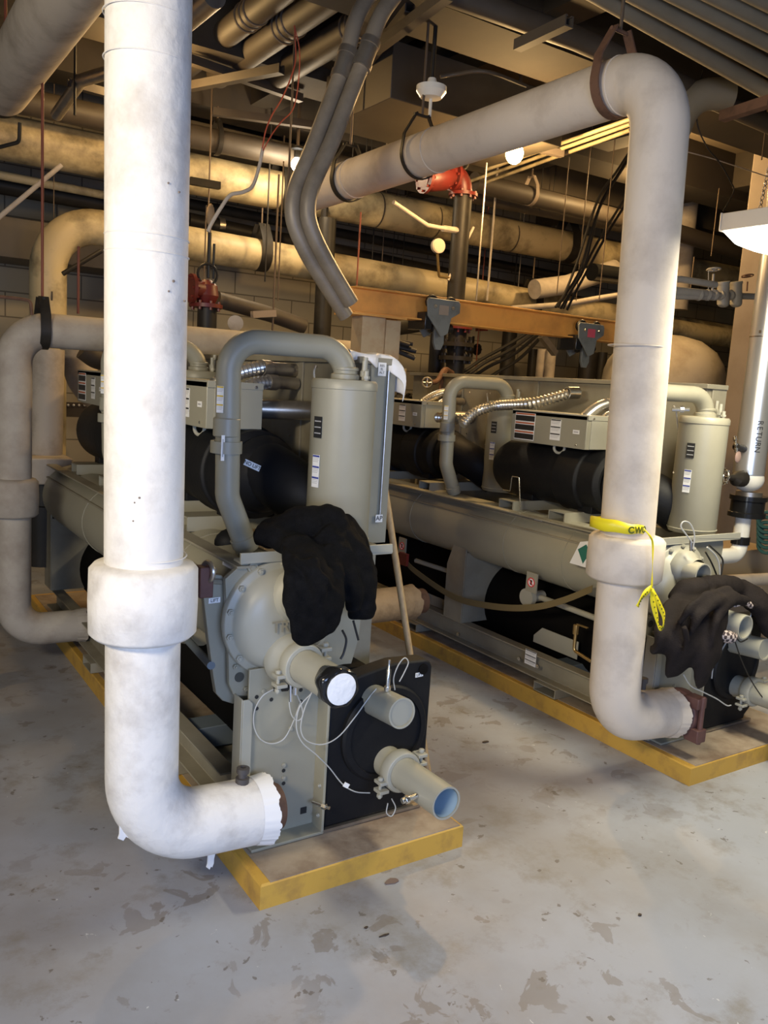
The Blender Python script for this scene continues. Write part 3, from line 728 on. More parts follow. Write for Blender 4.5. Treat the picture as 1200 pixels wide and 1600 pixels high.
# side piping on the second machine: capped header flange, liquid line, drain valve, filter panel
q = W2(U(826, 933, 'x', 3.08)); q2 = W2(U(915, 965, 'x', 3.10)); q0 = q + V((0, -0.0, 0))
b = MB().lathe(q + V((-0.02, 0, 0)), (1, 0, 0), [(0, 0), (0.05, 0), (0.05, 0.03), (0.03, 0.03), (0.03, 0.12)], 28); b.build('blank_flange', MACHL, c2)
b = MB().cyl(q + V((0.06, -0.0, 0)), V((q.x + 0.06, 2.75, q2.z)), 0.016, 16); b.build('liquid_line', MACHL, c2)
b = MB().cyl(W2(U(650, 876, 'x', 3.14)), W2(U(718, 898, 'x', 3.14)), 0.015, 16); b.build('liquid_line', MACHL, c2)
q = W2(U(900, 985, 'x', 3.09)); z = V((0, 0, 1))
b = MB().tube(fillet([q + V((0, 0, 0.02)), q + V((0, 0, -0.11)), q + V((0, -0.12, -0.13))], 0.02), 0.009, 12); b.cyl(q + V((0, 0, -0.02)), q + V((0, 0, 0.03)), 0.016, 8); b.box(q + V((0, -0.04, 0.035)), (0.014, 0.07, 0.006)); b.build('drain_valve', BRASS, c2, bevel=0.001)
q = W2(U(885, 1010, 'x', 3.22)); b = MB().prism([(0, 0), (0.33, 0), (0.33, 0.10), (0.06, 0.10), (0, 0.04)], 0.004, q + V((0, 0.25, -0.05)), (0, -1, 0), (0, 0, 1), (1, 0, 0)); b.build('gusset_plate', MACHL, c2)
q = W2(U(690, 945, 'x', 3.22)); b = MB().prism([(0, 0), (0.40, 0), (0.40, 0.07), (0.03, 0.07), (0, 0.04)], 0.004, q + V((0, 0.3, -0.03)), (0, -1, 0), (0, 0, 1), (1, 0, 0)); b.build('gusset_plate', MACHL, c2)
# bent wire handle on the compressor
P_ = lambda px, py: W2(U(px, py, 'x', 3.16))
b = MB().tube(fillet([P_(786, 765), P_(797, 767), P_(800, 744), P_(811, 746), P_(813, 796)], 0.008, 4), 0.003, 8); b.build('wire_bracket', CHROME, c2)
# long flexible conduit across the second machine
P_ = lambda px, py, y: W2(U(px, py, 'y', y))
fc = ribbed([P_(722, 664, 3.9), P_(742, 644, 3.9), P_(775, 634, 3.85), P_(830, 630, 3.6), P_(893, 614, 3.45)], 0.030); fo = fc.build('flexible_conduit', FLEX, c2)
MB().lathe(P_(893, 614, 3.45), (1, -0.2, 0.05), [(0.030, -0.03), (0.038, -0.03), (0.038, 0.04), (0.030, 0.05)], 24).build('conduit_connector', CHROME, fo)
ribbed([P_(682, 652, 4.2), P_(705, 654, 4.1), P_(724, 655, 4.05)], 0.030).build('flexible_conduit', FLEX, c2)

# ================================================================ lagged water pipes
def ragged(b, c, axis, r, w0, w1, n=48, amp=0.018, th=0.004, seed=3, lift=0.0):
    """torn canvas collar: a sleeve with a jagged far edge"""
    rnd = random.Random(seed); axis = V(axis).normalized(); u, q = frame_of(axis); vs = []
    for k in range(n):
        a = 2 * PI * k / n; d = u * math.cos(a) + q * math.sin(a); j = amp * (0.9 * noise.noise(V((math.cos(a) * 1.6, math.sin(a) * 1.6, seed))) + 0.6 * noise.noise(V((math.cos(a) * 5, math.sin(a) * 5, seed))) + rnd.uniform(-0.15, 0.15)); l = lift * rnd.random()
        vs += [V(c) + axis * w0 + d * (r + 0.001), V(c) + axis * (w1 + j) + d * (r + th + l), V(c) + axis * (w1 + j) + d * (r + l - 0.002)]
    fs = []
    for k in range(n):
        a, e = k * 3, ((k + 1) % n) * 3
        fs += [(a, e, e + 1, a + 1), (a + 1, e + 1, e + 2, a + 2), (a + 2, e + 2, e, a)]
    return b.add(vs, fs)

def drop_pipe(name, label, pts, r_up, r_lo, bend, coll, m, seed, stub=0.02):
    """insulated riser: pts top..corner..outlet; coll = (z0, z1, radius) of its thick collar"""
    top, corner, out = [V(p) for p in pts[-3:]]
    t = (coll[0] + coll[1]) / 2
    f = (top.z - t) / (top.z - corner.z); mid = top.lerp(corner, f)
    e = empty(name, (corner.x, corner.y, 0), label, 'pipe', 'lagged chilled water pipes')
    up = [V(p) for p in pts[:-2]] + [mid]
    p = fillet(up, bend * 1.15, 14)
    b = MB().tube(p, r_up, 40); o = b.build('upper_lagging', m, e, ang=60)
    b = MB().tube(fillet([mid, corner, out], bend, 14), r_lo, 40); lo = b.build('elbow_lagging', m, e, ang=60)
    b = MB().lathe((mid.x, mid.y, coll[0]), (0, 0, 1), [(r_lo * 0.9, 0), (coll[2] - 0.012, 0), (coll[2], 0.012), (coll[2] + 0.002, (coll[1] - coll[0]) / 2), (coll[2], coll[1] - coll[0] - 0.014), (coll[2] - 0.012, coll[1] - coll[0]), (r_up * 0.9, coll[1] - coll[0] + 0.006)], 64)
    b.build('collar_lagging', m, e, ang=50)
    d = (out - corner).normalized()
    b = MB(); ragged(b, out, d, r_lo, -0.05, 0.004, 110, 0.013, 0.004, seed, 0.006); b.build('torn_canvas_edge', mat('torn_canvas', (0.80, 0.79, 0.77), 0.7) if m is CANVAS else m, e, ang=30)
    b = MB().lathe(out - d * 0.02, d, [(0, 0), (r_lo - 0.012, 0), (r_lo - 0.012, 0.02 + stub), (r_lo - 0.03, 0.022 + stub), (r_lo - 0.032, 0.045 + stub), (0, 0.045 + stub)], 40); b.build('pipe_end', RUSTY, e)
    return e, mid, corner, out, d

x1, y1 = 0.722, 2.30
top = U(234, -120, 'y', y1); cor = U(221, 1300, 'y', y1); out = U(414, 1263, 'y', y1)
zc0, zc1 = U(224, 990, 'y', y1).z, U(224, 880, 'y', y1).z
e1, mid, cor, out, d = drop_pipe('lagged_pipe', 'thick white canvas wrapped vertical pipe nearest the viewer, ending in a bare elbow', [top, cor, out], 0.1085, 0.105, 0.19, (zc0, zc1, 0.150), CANVAS, 5)
b = MB()
for py, a in ((30, 0.3), (100, 0.2), (372, 0.0), (398, 0.0), (866, 0.0)):
    c = U(230, py, 'y', y1); b.torus((c.x, c.y, c.z), (0.03 * a, -0.02, 1), 0.1088, 0.0022 if a == 0 else 0.0016, 48, 6)
b.build('canvas_seam', CANVAS, e1)
b = MB(); rnd = random.Random(4)
for px, py, r in ((190, 98, .007), (198, 100, .004), (201, 298, .0035), (274, 299, .003), (258, 286, .003), (232, 402, .005), (267, 439, .004), (260, 455, .003), (284, 469, .003), (219, 778, .004), (212, 786, .003), (210, 815, .003), (186, 590, .003), (254, 1005, .004)):
    zz = U(px, py, 'y', y1 - 0.1).z; dx = (px - 230 + (py - 600) * 0.013) / 62; dx = max(-0.95, min(0.95, dx)); an = -PI / 2 + math.asin(dx) - 0.3; rr = 0.1095 if py < 880 else 0.1055
    dd_ = V((math.cos(an), math.sin(an), 0)); b.lathe(V((x1, y1, zz)) + dd_ * (rr - 0.003), dd_, [(0, 0), (r, 0), (r * 0.8, 0.0035), (0, 0.0035)], 7)
b.build('chip_mark', mat('chip_brown', (0.20, 0.16, 0.13), 0.8), e1)
q = U(382, 1226, 'y', y1 - 0.02); zt = out.z + 0.105
b = MB().lathe((q.x, y1, zt - 0.015), (0.04, 0, 1), [(0.022, 0), (0.022, 0.035), (0.015, 0.037), (0.015, 0.050), (0.021, 0.052), (0.021, 0.068), (0.009, 0.070), (0.009, 0.060), (0, 0.060)], 12)
plabel(b.build('thermowell_plug', mat('dark_fitting', (0.09, 0.08, 0.075), 0.5, metal=0.4), e1), 'dark brown threaded plug')
b = MB()
for px, py, sx, sz in ((194, 1300, 0.020, 0.024), (328, 1347, 0.013, 0.022)):
    c = U(px, py, 'y', y1 - 0.02)
    b.prism([(-sx, sz * 1.4), (-sx * .8, 0), (-sx * .95, -sz * .5), (-sx * .5, -sz * .75), (-sx * .1, -sz), (sx * .25, -sz * .6), (sx * .6, -sz * .85), (sx * .9, -sz * .3), (sx * .8, sz * 0.4), (sx, sz * 1.4)], 0.005, c, (1, 0.2, 0), (0.1, 0, 1))
b.build('canvas_scrap', mat('torn_canvas', (0.8, 0.8, 0.8)), e1)

y2 = 2.25
top2 = V((2.612, y2, 2.855)); cor2 = U(957, 1121, 'y', y2); out2 = U(1046, 1113, 'y', y2); far2 = V((2.55, 4.98, 2.80))
zc0, zc1 = U(962, 905, 'y', y2).z, U(965, 838, 'y', y2).z
e2, mid2, cor2, out2, d2 = drop_pipe('lagged_pipe', 'cream lagged pipe at right that runs overhead, bends down and wears yellow caution tape', [far2, top2, cor2, out2], 0.108, 0.105, 0.17, (zc0, zc1, 0.152), CREAM, 9)
b = MB()
for t in (0.22, 0.5, 0.93):
    c = far2.lerp(top2, t); b.torus(c, top2 - far2, 0.1085, 0.003, 40, 6)
c = U(985, 540, 'y', y2); b.torus((2.622, y2, c.z), (0, 0, 1), 0.1085, 0.0025, 40, 6); b.build('canvas_seam', CREAM, e2)
# maroon grooved coupling between pipe and chiller 2
c = out2 + d2 * 0.03
b = MB().lathe(c, d2, [(0.06, 0), (0.100, 0), (0.108, 0.008), (0.108, 0.055), (0.100, 0.063), (0.06, 0.063)], 36)
b.box(c + V((0.03, -0.085, 0.075)), (0.062, 0.07, 0.05)); b.box(c + V((0.03, -0.10, -0.07)), (0.062, 0.07, 0.06))
b.cyl(c + V((0.03, -0.12, -0.11)), c + V((0.03, -0.12, 0.11)), 0.012, 10)
tag(b.build('grooved_coupling', MAROON, bevel=0.004), 'maroon iron coupling joining the cream elbow to the right chiller', 'coupling')
b = MB().lathe(V((cor2.x + 0.17, y2, cor2.z + 0.10)), (0, 0, 1), [(0.016, 0), (0.016, 0.03), (0.022, 0.03), (0.022, 0.05), (0, 0.05)], 8); b.build('thermowell_plug', mat('dark_fitting', (0.09, 0.08, 0.075)), e2)

# left rear riser with its horizontal run
y3 = 4.6
out3 = U(131, 976, 'y', y3); cor3 = V((0.757, y3, out3.z + 0.005))
top3 = V((0.765, y3, 1.81)); far3 = V((2.95, y3, 1.815))
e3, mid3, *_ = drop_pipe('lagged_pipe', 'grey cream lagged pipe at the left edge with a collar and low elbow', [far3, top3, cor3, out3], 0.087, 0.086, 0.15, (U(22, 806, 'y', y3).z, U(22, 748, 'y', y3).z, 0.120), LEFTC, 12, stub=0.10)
# rear elbow of the second machine
y4 = 3.98; o4 = U(646, 940, 'y', y4)
out4 = V((o4.x - 0.03, y4, o4.z)); cor4 = V((2.38, y4, o4.z)); top4 = V((2.38, y4, 1.50))
b = MB().tube(fillet([top4, cor4, out4], 0.15, 12), 0.10, 32); e4 = b.build('lagged_pipe', LAGB, ang=60)
tag(e4, 'short brown lagged pipe elbow low down behind the wooden pole', 'pipe')
b = MB(); ragged(b, out4, (1, 0, 0), 0.10, -0.03, 0.02, 40, 0.015, 0.006, 4, 0.006); b.build('torn_lagging_edge', LAGB, e4)
b = MB().cyl(out4, out4 + V((0.1, 0, 0)), 0.075, 24); b.build('pipe_end', RUSTY, e4)

# big overhead mains crossing the room
def main(name, label, p, r, m, bend=0.0, seams=(), group=None, n=32, bands=None, seam_m=None):
    pts = fillet(p, bend, 12) if bend else [V(q) for q in p]
    b = MB().tube(pts, r, n); o = b.build(name, m, ang=60); tag(o, label, 'pipe', group)
    if seams:
        b = MB()
        for a in seams: c = V(a); b.band(c, V(p[-1]) - V(p[-2]), r, 0.012, 0.004, 32)
        b.build('jacket_band', seam_m or DARK, o)
    return o
YB = 6.3
X = lambda px, y=YB, z=3.1: U(px, 300, 'y', y).x
main('overhead_pipe', 'largest tan lagged main crossing the whole picture under the two bulbs', [(-1.5, YB, 3.09), (10.2, YB, 3.12)], 0.145, FOIL, seams=[(x, YB, 3.1) for x in (1.78, 1.88, 3.05, 3.9, 4.5, 5.4, 7.2)], group=None)
main('overhead_pipe', 'lower tan lagged main below the largest one, dropping at its left end', [(1.27, YB, 1.0), (1.27, YB, 2.62), (10.2, YB, 2.44)], 0.122, FOIL, bend=0.33, seams=[(1.27, YB, 2.1)])
main('overhead_pipe', 'dark sooty main running just above the largest tan main', [(-1.5, 6.0, 3.22), (10.2, 6.0, 3.42)], 0.080, DARK)
main('overhead_pipe', 'black pipe with a silver sleeve below the tan main', [U(294, 344, 'y', 6.9), U(920, 475, 'y', 6.9)], 0.062, BLKP)
main('overhead_pipe', 'slim black pipe directly beneath the largest tan main', [U(294, 318, 'y', 6.9), U(920, 440, 'y', 6.9)], 0.042, BLKP)
b = MB().band(U(344, 352, 'y', 6.9), (1, 0, 0), 0.062, 0.05, 0.006); tag(b.build('pipe_sleeve', GALV), 'bright sleeve on the black pipe right of the white riser', 'sleeve')
main('overhead_pipe', 'fat black pipe at the left edge below the tan main', [U(-60, 278, 'y', 6.9), U(200, 325, 'y', 6.9)], 0.065, BLKP)
main('overhead_pipe', 'thin tan pipe at the left edge crossing under the main', [U(-60, 262, 'y', 6.7), U(200, 312, 'y', 6.7)], 0.030, FOIL)
main('overhead_pipe', 'dark pipe with a lit top at right of the warm bulb', [U(740, 284, 'y', 5.6), U(968, 341, 'y', 5.6)], 0.078, DARK)
main('overhead_pipe', 'tan main end visible between cream riser and column', [U(1040, 512, 'y', 5.9), U(1180, 535, 'y', 5.9)], 0.10, FOIL)
main('overhead_pipe', 'dark pipe between cream riser and fluorescent fixture', [U(1040, 358, 'y', 5.6), U(1180, 400, 'y', 5.6)], 0.08, DARK)
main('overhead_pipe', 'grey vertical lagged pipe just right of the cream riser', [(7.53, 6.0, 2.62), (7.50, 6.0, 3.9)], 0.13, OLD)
main('overhead_pipe', 'dark pipe rising diagonally beside the left red valve', [U(340, 468, 'y', 5.6), U(425, 492, 'y', 5.6), U(475, 510, 'y', 5.6)], 0.055, DARK, bend=0.05)
main('overhead_pipe', 'fat dark pipe stub behind the crane beam trolley', [U(575, 515, 'y', 5.2), U(672, 500, 'y', 5.2)], 0.075, BLKP)
main('overhead_pipe', 'slanting brown pipe above the beam behind the cables', [U(800, 482, 'y', 5.4), U(880, 476, 'y', 5.4), U(985, 457, 'y', 5.4)], 0.024, OLD, bend=0.1)
main('overhead_pipe', 'grey lagged elbow behind the right cables', [U(835, 452, 'y', 6.0), U(885, 445, 'y', 6.0), U(960, 420, 'y', 6.0)], 0.09, OLD, bend=0.2)
main('overhead_pipe', 'black valve bodied pipe behind the right cables', [U(925, 425, 'y', 5.4), U(975, 432, 'y', 5.4)], 0.075, BLKG)
# big lagged pipe running away overhead at the top left corner
o = main('overhead_pipe', 'thick grey lagged pipe receding across the top left corner', [(0.82, 2.6, 3.1), (0.82, 5.25, 3.1)], 0.135, OLD)
MB().band((0.82, 5.27, 3.1), (0, 1, 0), 0.12, 0.12, 0.01).build('joint_band', BLKP, o)
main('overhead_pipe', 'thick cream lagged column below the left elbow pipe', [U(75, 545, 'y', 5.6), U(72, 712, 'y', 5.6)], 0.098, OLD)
b = MB(); a_ = U(36, 712, 'y', 5.5); c_ = U(106, 752, 'y', 5.5); b.bb((a_.x, 5.35, c_.z), (c_.x, 5.75, a_.z))
tag(b.build('pump_housing_box', OLD, bevel=0.01), 'grey rectangular box under the far left column', 'box')
b = MB().lathe(U(70, 775, 'y', 5.5) + V((0, 0, -0.05)), (0, 0, 1), [(0, -0.38), (0.13, -0.38), (0.15, 0.0), (0.10, 0.0), (0.10, 0.2), (0, 0.2)], 28)
tag(b.build('pump', BLKP), 'black pump body in the gloom behind the left elbow', 'pump')

# pipes running away under the ceiling
for i, (px, py, r, y0, y1_, z, m, lab) in enumerate((
        (321, 79, 0.075, 4.4, 6.0, 3.62, DARK, 'leftmost dusty galvanised duct under the ceiling right of the white riser'),
        (374, 94, 0.080, 4.2, 6.2, 3.58, DARK, 'second dusty duct under the ceiling, between two others'),
        (467, 97, 0.080, 3.9, 6.4, 3.55, DARK, 'third dusty duct under the ceiling, left of the steel conduits'))):
    c = U(px, py, 'z', z); o = main('ceiling_duct', lab, [(c.x, c.y - 3.0, z), (c.x, c.y + 0.35, z)], r, m)
    b = MB()
    for k in (0.0, 0.06, 0.12): b.torus((c.x, c.y - 0.75 + k, z), (0, 1, 0), r, 0.008, 24, 6)
    b.build('duct_band', GALV, o)
main('ceiling_duct', 'shiny duct end at the top edge right of the white riser', [U(285, 35, 'z', 3.3), U(335, -8, 'z', 3.3)], 0.055, GALV)
main('ceiling_duct', 'bright galvanised bent pipe left of the white riser', [U(88, 180, 'y', 5.6), U(126, 126, 'y', 5.2), U(185, 108, 'y', 4.9)], 0.035, GALV, bend=0.08)
# row of lagged pipes, upper right corner
RIB = mat('grey_green_lagging', (0.19, 0.17, 0.125), 0.7, dirt=(0.14, 0.12, 0.08), dirt_amt=0.5, scale=4)
for i, (a, b_) in enumerate((((948, -2), (1215, 152)), ((985, -14), (1215, 113)), ((1030, -24), (1215, 72)), ((1085, -26), (1215, 40)), ((1140, -30), (1215, 8)))):
    main('lagged_line', ('lowest', 'second lowest', 'middle', 'second highest', 'topmost')[i] + ' of five grey green parallel pipes across the top right corner', [U(*a, 'z', 3.3) * 1.6 - U(*b_, 'z', 3.3) * 0.6, U(*b_, 'z', 3.3) * 2 - U(*a, 'z', 3.3)], 0.040, RIB, group='parallel pipes in the top right corner', n=20)
main('overhead_pipe', 'dim dark pipe crossing below the top right parallel pipes', [U(690, -15, 'z', 3.45), U(900, 60, 'z', 3.4), U(1215, 200, 'z', 3.4)], 0.055, DARK)
main('overhead_pipe', 'grey lagged elbow pipe just right of the cream bend', [U(1055, 205, 'y', 3.4), U(1078, 148, 'y', 3.3), U(1140, 146, 'y', 3.2)], 0.085, RIB, bend=0.15)
def strut(a, c, label, wd=0.045, hd=0.045, m=DARK):
    a, c = V(a), V(c); d = (c - a); L = d.length; d.normalize(); u = d.cross(V((0, 0, 1))).normalized(); v = u.cross(d)
    t = 0.006; h, w_ = hd, wd
    b = MB().prism([(-w_ / 2, 0), (w_ / 2, 0), (w_ / 2, h), (w_ / 2 - 0.012, h), (w_ / 2 - 0.012, h - t), (w_ / 2 - t, h - t), (w_ / 2 - t, t), (-w_ / 2 + t, t), (-w_ / 2 + t, h - t), (-w_ / 2 + 0.012, h - t), (-w_ / 2 + 0.012, h), (-w_ / 2, h)], L, a, u, v, d)
    return tag(b.build('strut_channel', m), label, 'bracket', 'steel strut channels')
strut(U(808, 80, 'z', 3.15), U(889, 42, 'z', 3.15), 'steel strut channel left of the top of the cream bend')
strut(U(1128, 190, 'z', 2.95), U(1204, 166, 'z', 2.95), 'steel strut channel below the parallel pipes at the right edge', m=RUSTY)
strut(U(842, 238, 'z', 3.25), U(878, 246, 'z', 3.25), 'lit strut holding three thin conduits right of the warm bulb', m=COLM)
strut(U(107, 136, 'z', 3.2), U(178, 155, 'z', 3.2), 'dark strut beside the bright bent pipe at top left')
strut(U(296, 288, 'y', 5.5), U(343, 296, 'y', 5.5), 'short strut hung right of the white riser', m=BLKP)
strut(U(880, 532, 'y', 4.8) - V((0.25, 0, 0)), U(865, 556, 'y', 4.8), 'loose tilted strut below the crane beam', m=GALV)
strut(U(394, 497, 'y', 5.3), U(430, 495, 'y', 5.3), 'perforated strut behind the discharge loop', m=COLM)
for i, (a, c) in enumerate((((985, 194), (730, 285)), ((985, 203), (728, 296)), ((985, 186), (760, 265)))):
    main('thin_conduit', ('middle', 'lower', 'upper')[i] + ' of three thin lit conduits passing behind the cream pipe', [U(*a, 'z', 3.3), U(*c, 'z', 3.3)], 0.013, FOIL, group='thin conduits right of the warm bulb', n=10)

# rectangular ducts and beams near the ceiling
def boxthing(name, label, cat, a, c, m, bevel=0.004, group=None): return tag(MB().bb(a, c).build(name, m, bevel=bevel), label, cat, group)
DUCT = mat('dull_duct_metal', (0.09, 0.075, 0.055), 0.5, metal=0.3, dirt=(0.05, 0.04, 0.03), dirt_amt=0.6, scale=2)
a_ = U(610, 153, 'z', 3.2)
boxthing('air_duct', 'large rectangular metal duct behind the overhead cream pipe', 'duct', (a_.x, a_.y, 3.2), (a_.x + 1.3, a_.y + 0.75, 3.5), DUCT)
a_, c_ = U(-60, 334, 'y', 7.2), U(172, 430, 'y', 7.2)
boxthing('air_duct', 'flat dark duct against the wall at the far left', 'duct', (a_.x, 7.0, c_.z + 0.02), (c_.x + 0.6, 7.5, a_.z), DUCT)
a_, c_ = U(310, 175, 'z', 3.45), U(560, 250, 'z', 3.45)
boxthing('air_duct', 'dark duct above the sooty main near the white bulb', 'duct', (2.3, 6.45, 3.35), (3.9, 6.9, 3.52), DUCT)
for i, (px0, py0, px1, py1, z) in enumerate(((296, 100, 470, 160, 3.45), (296, 142, 440, 115, 3.4), (640, 20, 560, 120, 3.42), (700, 0, 585, 85, 3.35), (330, 180, 520, 205, 3.4))):
    strut(U(px0, py0, 'z', z), U(px1, py1, 'z', z), ('dim cross channel under the ceiling above the red wires', 'short lit channel beside the white riser near the ceiling', 'dim channel right of the steel conduits at the top', 'long dim channel with a bright edge at the top centre', 'dim channel over the sooty main')[i], 0.05, 0.05, DARK)

# ---------------------------------------------------------------- hangers and rods
def hanger(c, axis, r, ztop, label, m=BLKP, rod=ROD, wd=0.035, low=None):
    c = V(c); ax = V(axis).normalized(); e = empty('pipe_hanger', c, label, 'hanger', 'pipe hangers')
    side = V((0, 0, 1)).cross(ax).normalized(); b = MB()
    pts = []; n = 22
    for k in range(n + 1):
        a = PI + PI * k / n; pts.append(c + (side * math.cos(a) + V((0, 0, 1)) * math.sin(a)) * r)
    pts = [c - side * r * 0.28 + V((0, 0, r * 1.75)), c - side * r * 0.9 + V((0, 0, r * 0.75))] + pts + [c + side * r * 0.9 + V((0, 0, r * 0.75)), c + side * r * 0.28 + V((0, 0, r * 1.75))]
    vs = []; th = 0.007
    for i, p in enumerate(pts):
        t = (pts[min(i + 1, len(pts) - 1)] - pts[max(i - 1, 0)]).normalized(); nrm = t.cross(ax).normalized()
        for s1, s2 in ((-1, 0), (1, 0), (1, 1), (-1, 1)): vs.append(p + ax * (s1 * wd / 2) + nrm * (s2 * th))
    fs = []
    for i in range(len(pts) - 1):
        for k in range(4): fs.append((i * 4 + k, i * 4 + (k + 1) % 4, i * 4 + 4 + (k + 1) % 4, i * 4 + 4 + k))
    fs += [(3, 2, 1, 0), tuple(range(len(vs) - 4, len(vs)))]
    b.add(vs, fs); b.cyl(c - side * r * 0.45 + V((0, 0, r * 1.68)), c + side * r * 0.45 + V((0, 0, r * 1.68)), 0.008, 8)
    b.build('strap', m, e, bevel=0.0)
    if ztop: MB().cyl(c + V((0, 0, r * 1.65)), (c.x, c.y, ztop), 0.007, 8).build('hanger_rod', rod, e)
    return e
hanger((0.90, y3, 1.812), (1, 0, 0), 0.092, 3.9, 'black strap hanger on the left horizontal run with a long rusty rod', rod=RODR, wd=0.05)
hanger((2.585, 2.46, 2.853), (0.03, -1, 0), 0.116, 3.46, 'large dark hook hanger beside the top bend of the cream pipe', m=RUSTY, wd=0.04)
hanger((2.56, 4.45, 2.81), (0.03, -1, 0), 0.114, 3.9, 'black strap hanger near the far end of the overhead cream pipe')
hanger((2.57, 3.75, 2.825), (0.03, -1, 0), 0.114, 3.46, 'thin dark hanger midway along the overhead cream pipe', wd=0.02)
hanger((3.02, YB, 3.10), (1, 0, 0), 0.152, 3.9, 'black band hanger on the largest tan main below the white bulb', wd=0.10)
hanger((6.15, YB, 3.11), (1, 0, 0), 0.152, 3.9, 'black band hanger on the largest tan main left of the cream riser', wd=0.11)
hanger((2.86, YB, 2.60), (1, 0, 0), 0.128, 2.95, 'black band hanger on the lower tan main right of the white riser', wd=0.09)
hanger((5.75, YB, 2.52), (1, 0, 0), 0.128, 2.95, 'black band hanger on the lower tan main above the crane beam', wd=0.09)
hanger((2.35, 6.0, 3.28), (1, 0, 0), 0.085, 3.52, 'dark hanger on the sooty main right of the white riser')
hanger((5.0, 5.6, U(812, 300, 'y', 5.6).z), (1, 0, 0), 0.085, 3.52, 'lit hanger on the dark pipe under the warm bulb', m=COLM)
RODS = [  # px, top py, bottom py, depth y, radius, material
    (424, 270, 560, 5.3, .007, ROD), (434, 250, 470, 5.5, .005, ROD), (414, 300, 440, 6.0, .006, BLKP), (556, 330, 470, 5.2, .006, RODR),
    (603, 150, 250, 5.2, .005, COLM), (572, 180, 250, 5.6, .005, BLKP), (580, 190, 245, 5.8, .004, BLKP), (551, 200, 245, 5.8, .004, BLKP),
    (581, 352, 415, 6.6, .005, BLKP), (596, 352, 425, 6.6, .005, ROD), (612, 355, 430, 6.6, .004, BLKP), (628, 360, 430, 6.6, .004, BLKP),
    (744, 250, 470, 4.6, .006, GALV), (761, 395, 470, 5.8, .009, OLD), (808, 400, 470, 6.5, .005, GALV), (843, 285, 330, 5.7, .004, BLKP),
    (870, 240, 460, 5.0, .004, ROD), (936, 170, 470, 4.5, .004, ROD), (900, 172, 470, 5.0, .004, ROD), (862, 250, 330, 6.0, .004, BLKP),
    (450, 0, 300, 4.4, .006, ROD), (117, 60, 180, 5.2, .008, BLKP), (9, 0, 75, 4.6, .007, RODR), (84, 290, 345, 6.4, .003, ROD),
    (122, 385, 490, 5.0, .007, RODR), (326, 240, 320, 5.8, .006, ROD), (318, 320, 470, 5.6, .005, ROD), (326, 330, 470, 5.6, .004, ROD),
    (743, 520, 580, 6.6, .006, RODR), (791, 515, 600, 6.8, .006, BLKP), (1111, 290, 400, 5.0, .004, ROD), (1190, 165, 250, 3.4, .004, ROD),
    (697, 590, 660, 6.0, .006, BLKP), (623, 575, 720, 5.6, .016, FOIL), (500, 440, 470, 6.2, .03, BLKP), (1079, 400, 450, 5.0, .005, ROD)]
for i, (px, p0, p1, y, r, m) in enumerate(RODS):
    a_ = U(px, p0, 'y', y); c_ = U(px, p1, 'y', y)
    b = MB().cyl((c_.x, y, c_.z), (c_.x, y, 3.9 if y >= 5.7 and px < 1000 else min(a_.z, 3.9)), r, 8)
    where = 'left of the white riser' if px < 170 else 'right of the white riser' if px < 470 else 'behind the overhead pipe' if (px < 850 and p0 < 300) else 'above the crane beam' if p1 <= 470 and px < 860 else 'below the crane beam' if px < 860 else 'beside the cream riser' if px < 1000 else 'near the column'
    hue = {ROD.name: 'brown', BLKP.name: 'black', RODR.name: 'red', COLM.name: 'pale', GALV.name: 'bright', OLD.name: 'tan', FOIL.name: 'yellow'}[m.name]
    sib = sorted([q[0] for q in RODS if q[5] is m]); k = sib.index(px)
    ordn = ['first', 'second', 'third', 'fourth', 'fifth', 'sixth', 'seventh', 'eighth', 'ninth', 'tenth', 'eleventh', 'twelfth', 'thirteenth', 'fourteenth', 'fifteenth'][k]
    tag(b.build('hanger_rod', m), 'thin %s steel rod %s, %s %s one from the left' % (hue, where, ordn, hue), 'rod', 'thin hanging rods')
# trapeze bar and hook at the left edge
b = MB().tube(fillet([U(-20, 235, 'y', 5.0), U(30, 222, 'y', 5.0), U(31, 192, 'y', 5.0)], 0.03, 4), 0.010, 8)
tag(b.build('hook_bar', BLKP), 'black hooked bar under the thick pipe at the left edge', 'hook')
b = MB().tube(fillet([U(-15, 462, 'y', 4.45), U(32, 467, 'y', 4.45), U(48, 470, 'y', 4.45), U(50, 492, 'y', 4.45)], 0.02, 4), 0.008, 8)
tag(b.build('hook_bar', RUSTY), 'rusty hooked bar over the left elbow pipe', 'hook')
b = MB().cyl(U(-20, 355, 'y', 5.4), U(96, 258, 'y', 5.4), 0.014, 10); tag(b.build('brace_pipe', OLD), 'thin diagonal brace crossing the left edge', 'brace')
b = MB().cyl(U(98, 428, 'y', 5.9), U(158, 392, 'y', 5.9), 0.016, 10); tag(b.build('brace_pipe', BLKP), 'short dark diagonal brace inside the left bend', 'brace')
b = MB().cyl(U(700, 438, 'y', 5.0), U(740, 355, 'y', 5.0), 0.01, 8); tag(b.build('brace_pipe', OLD), 'thin diagonal brace behind the black riser', 'brace')

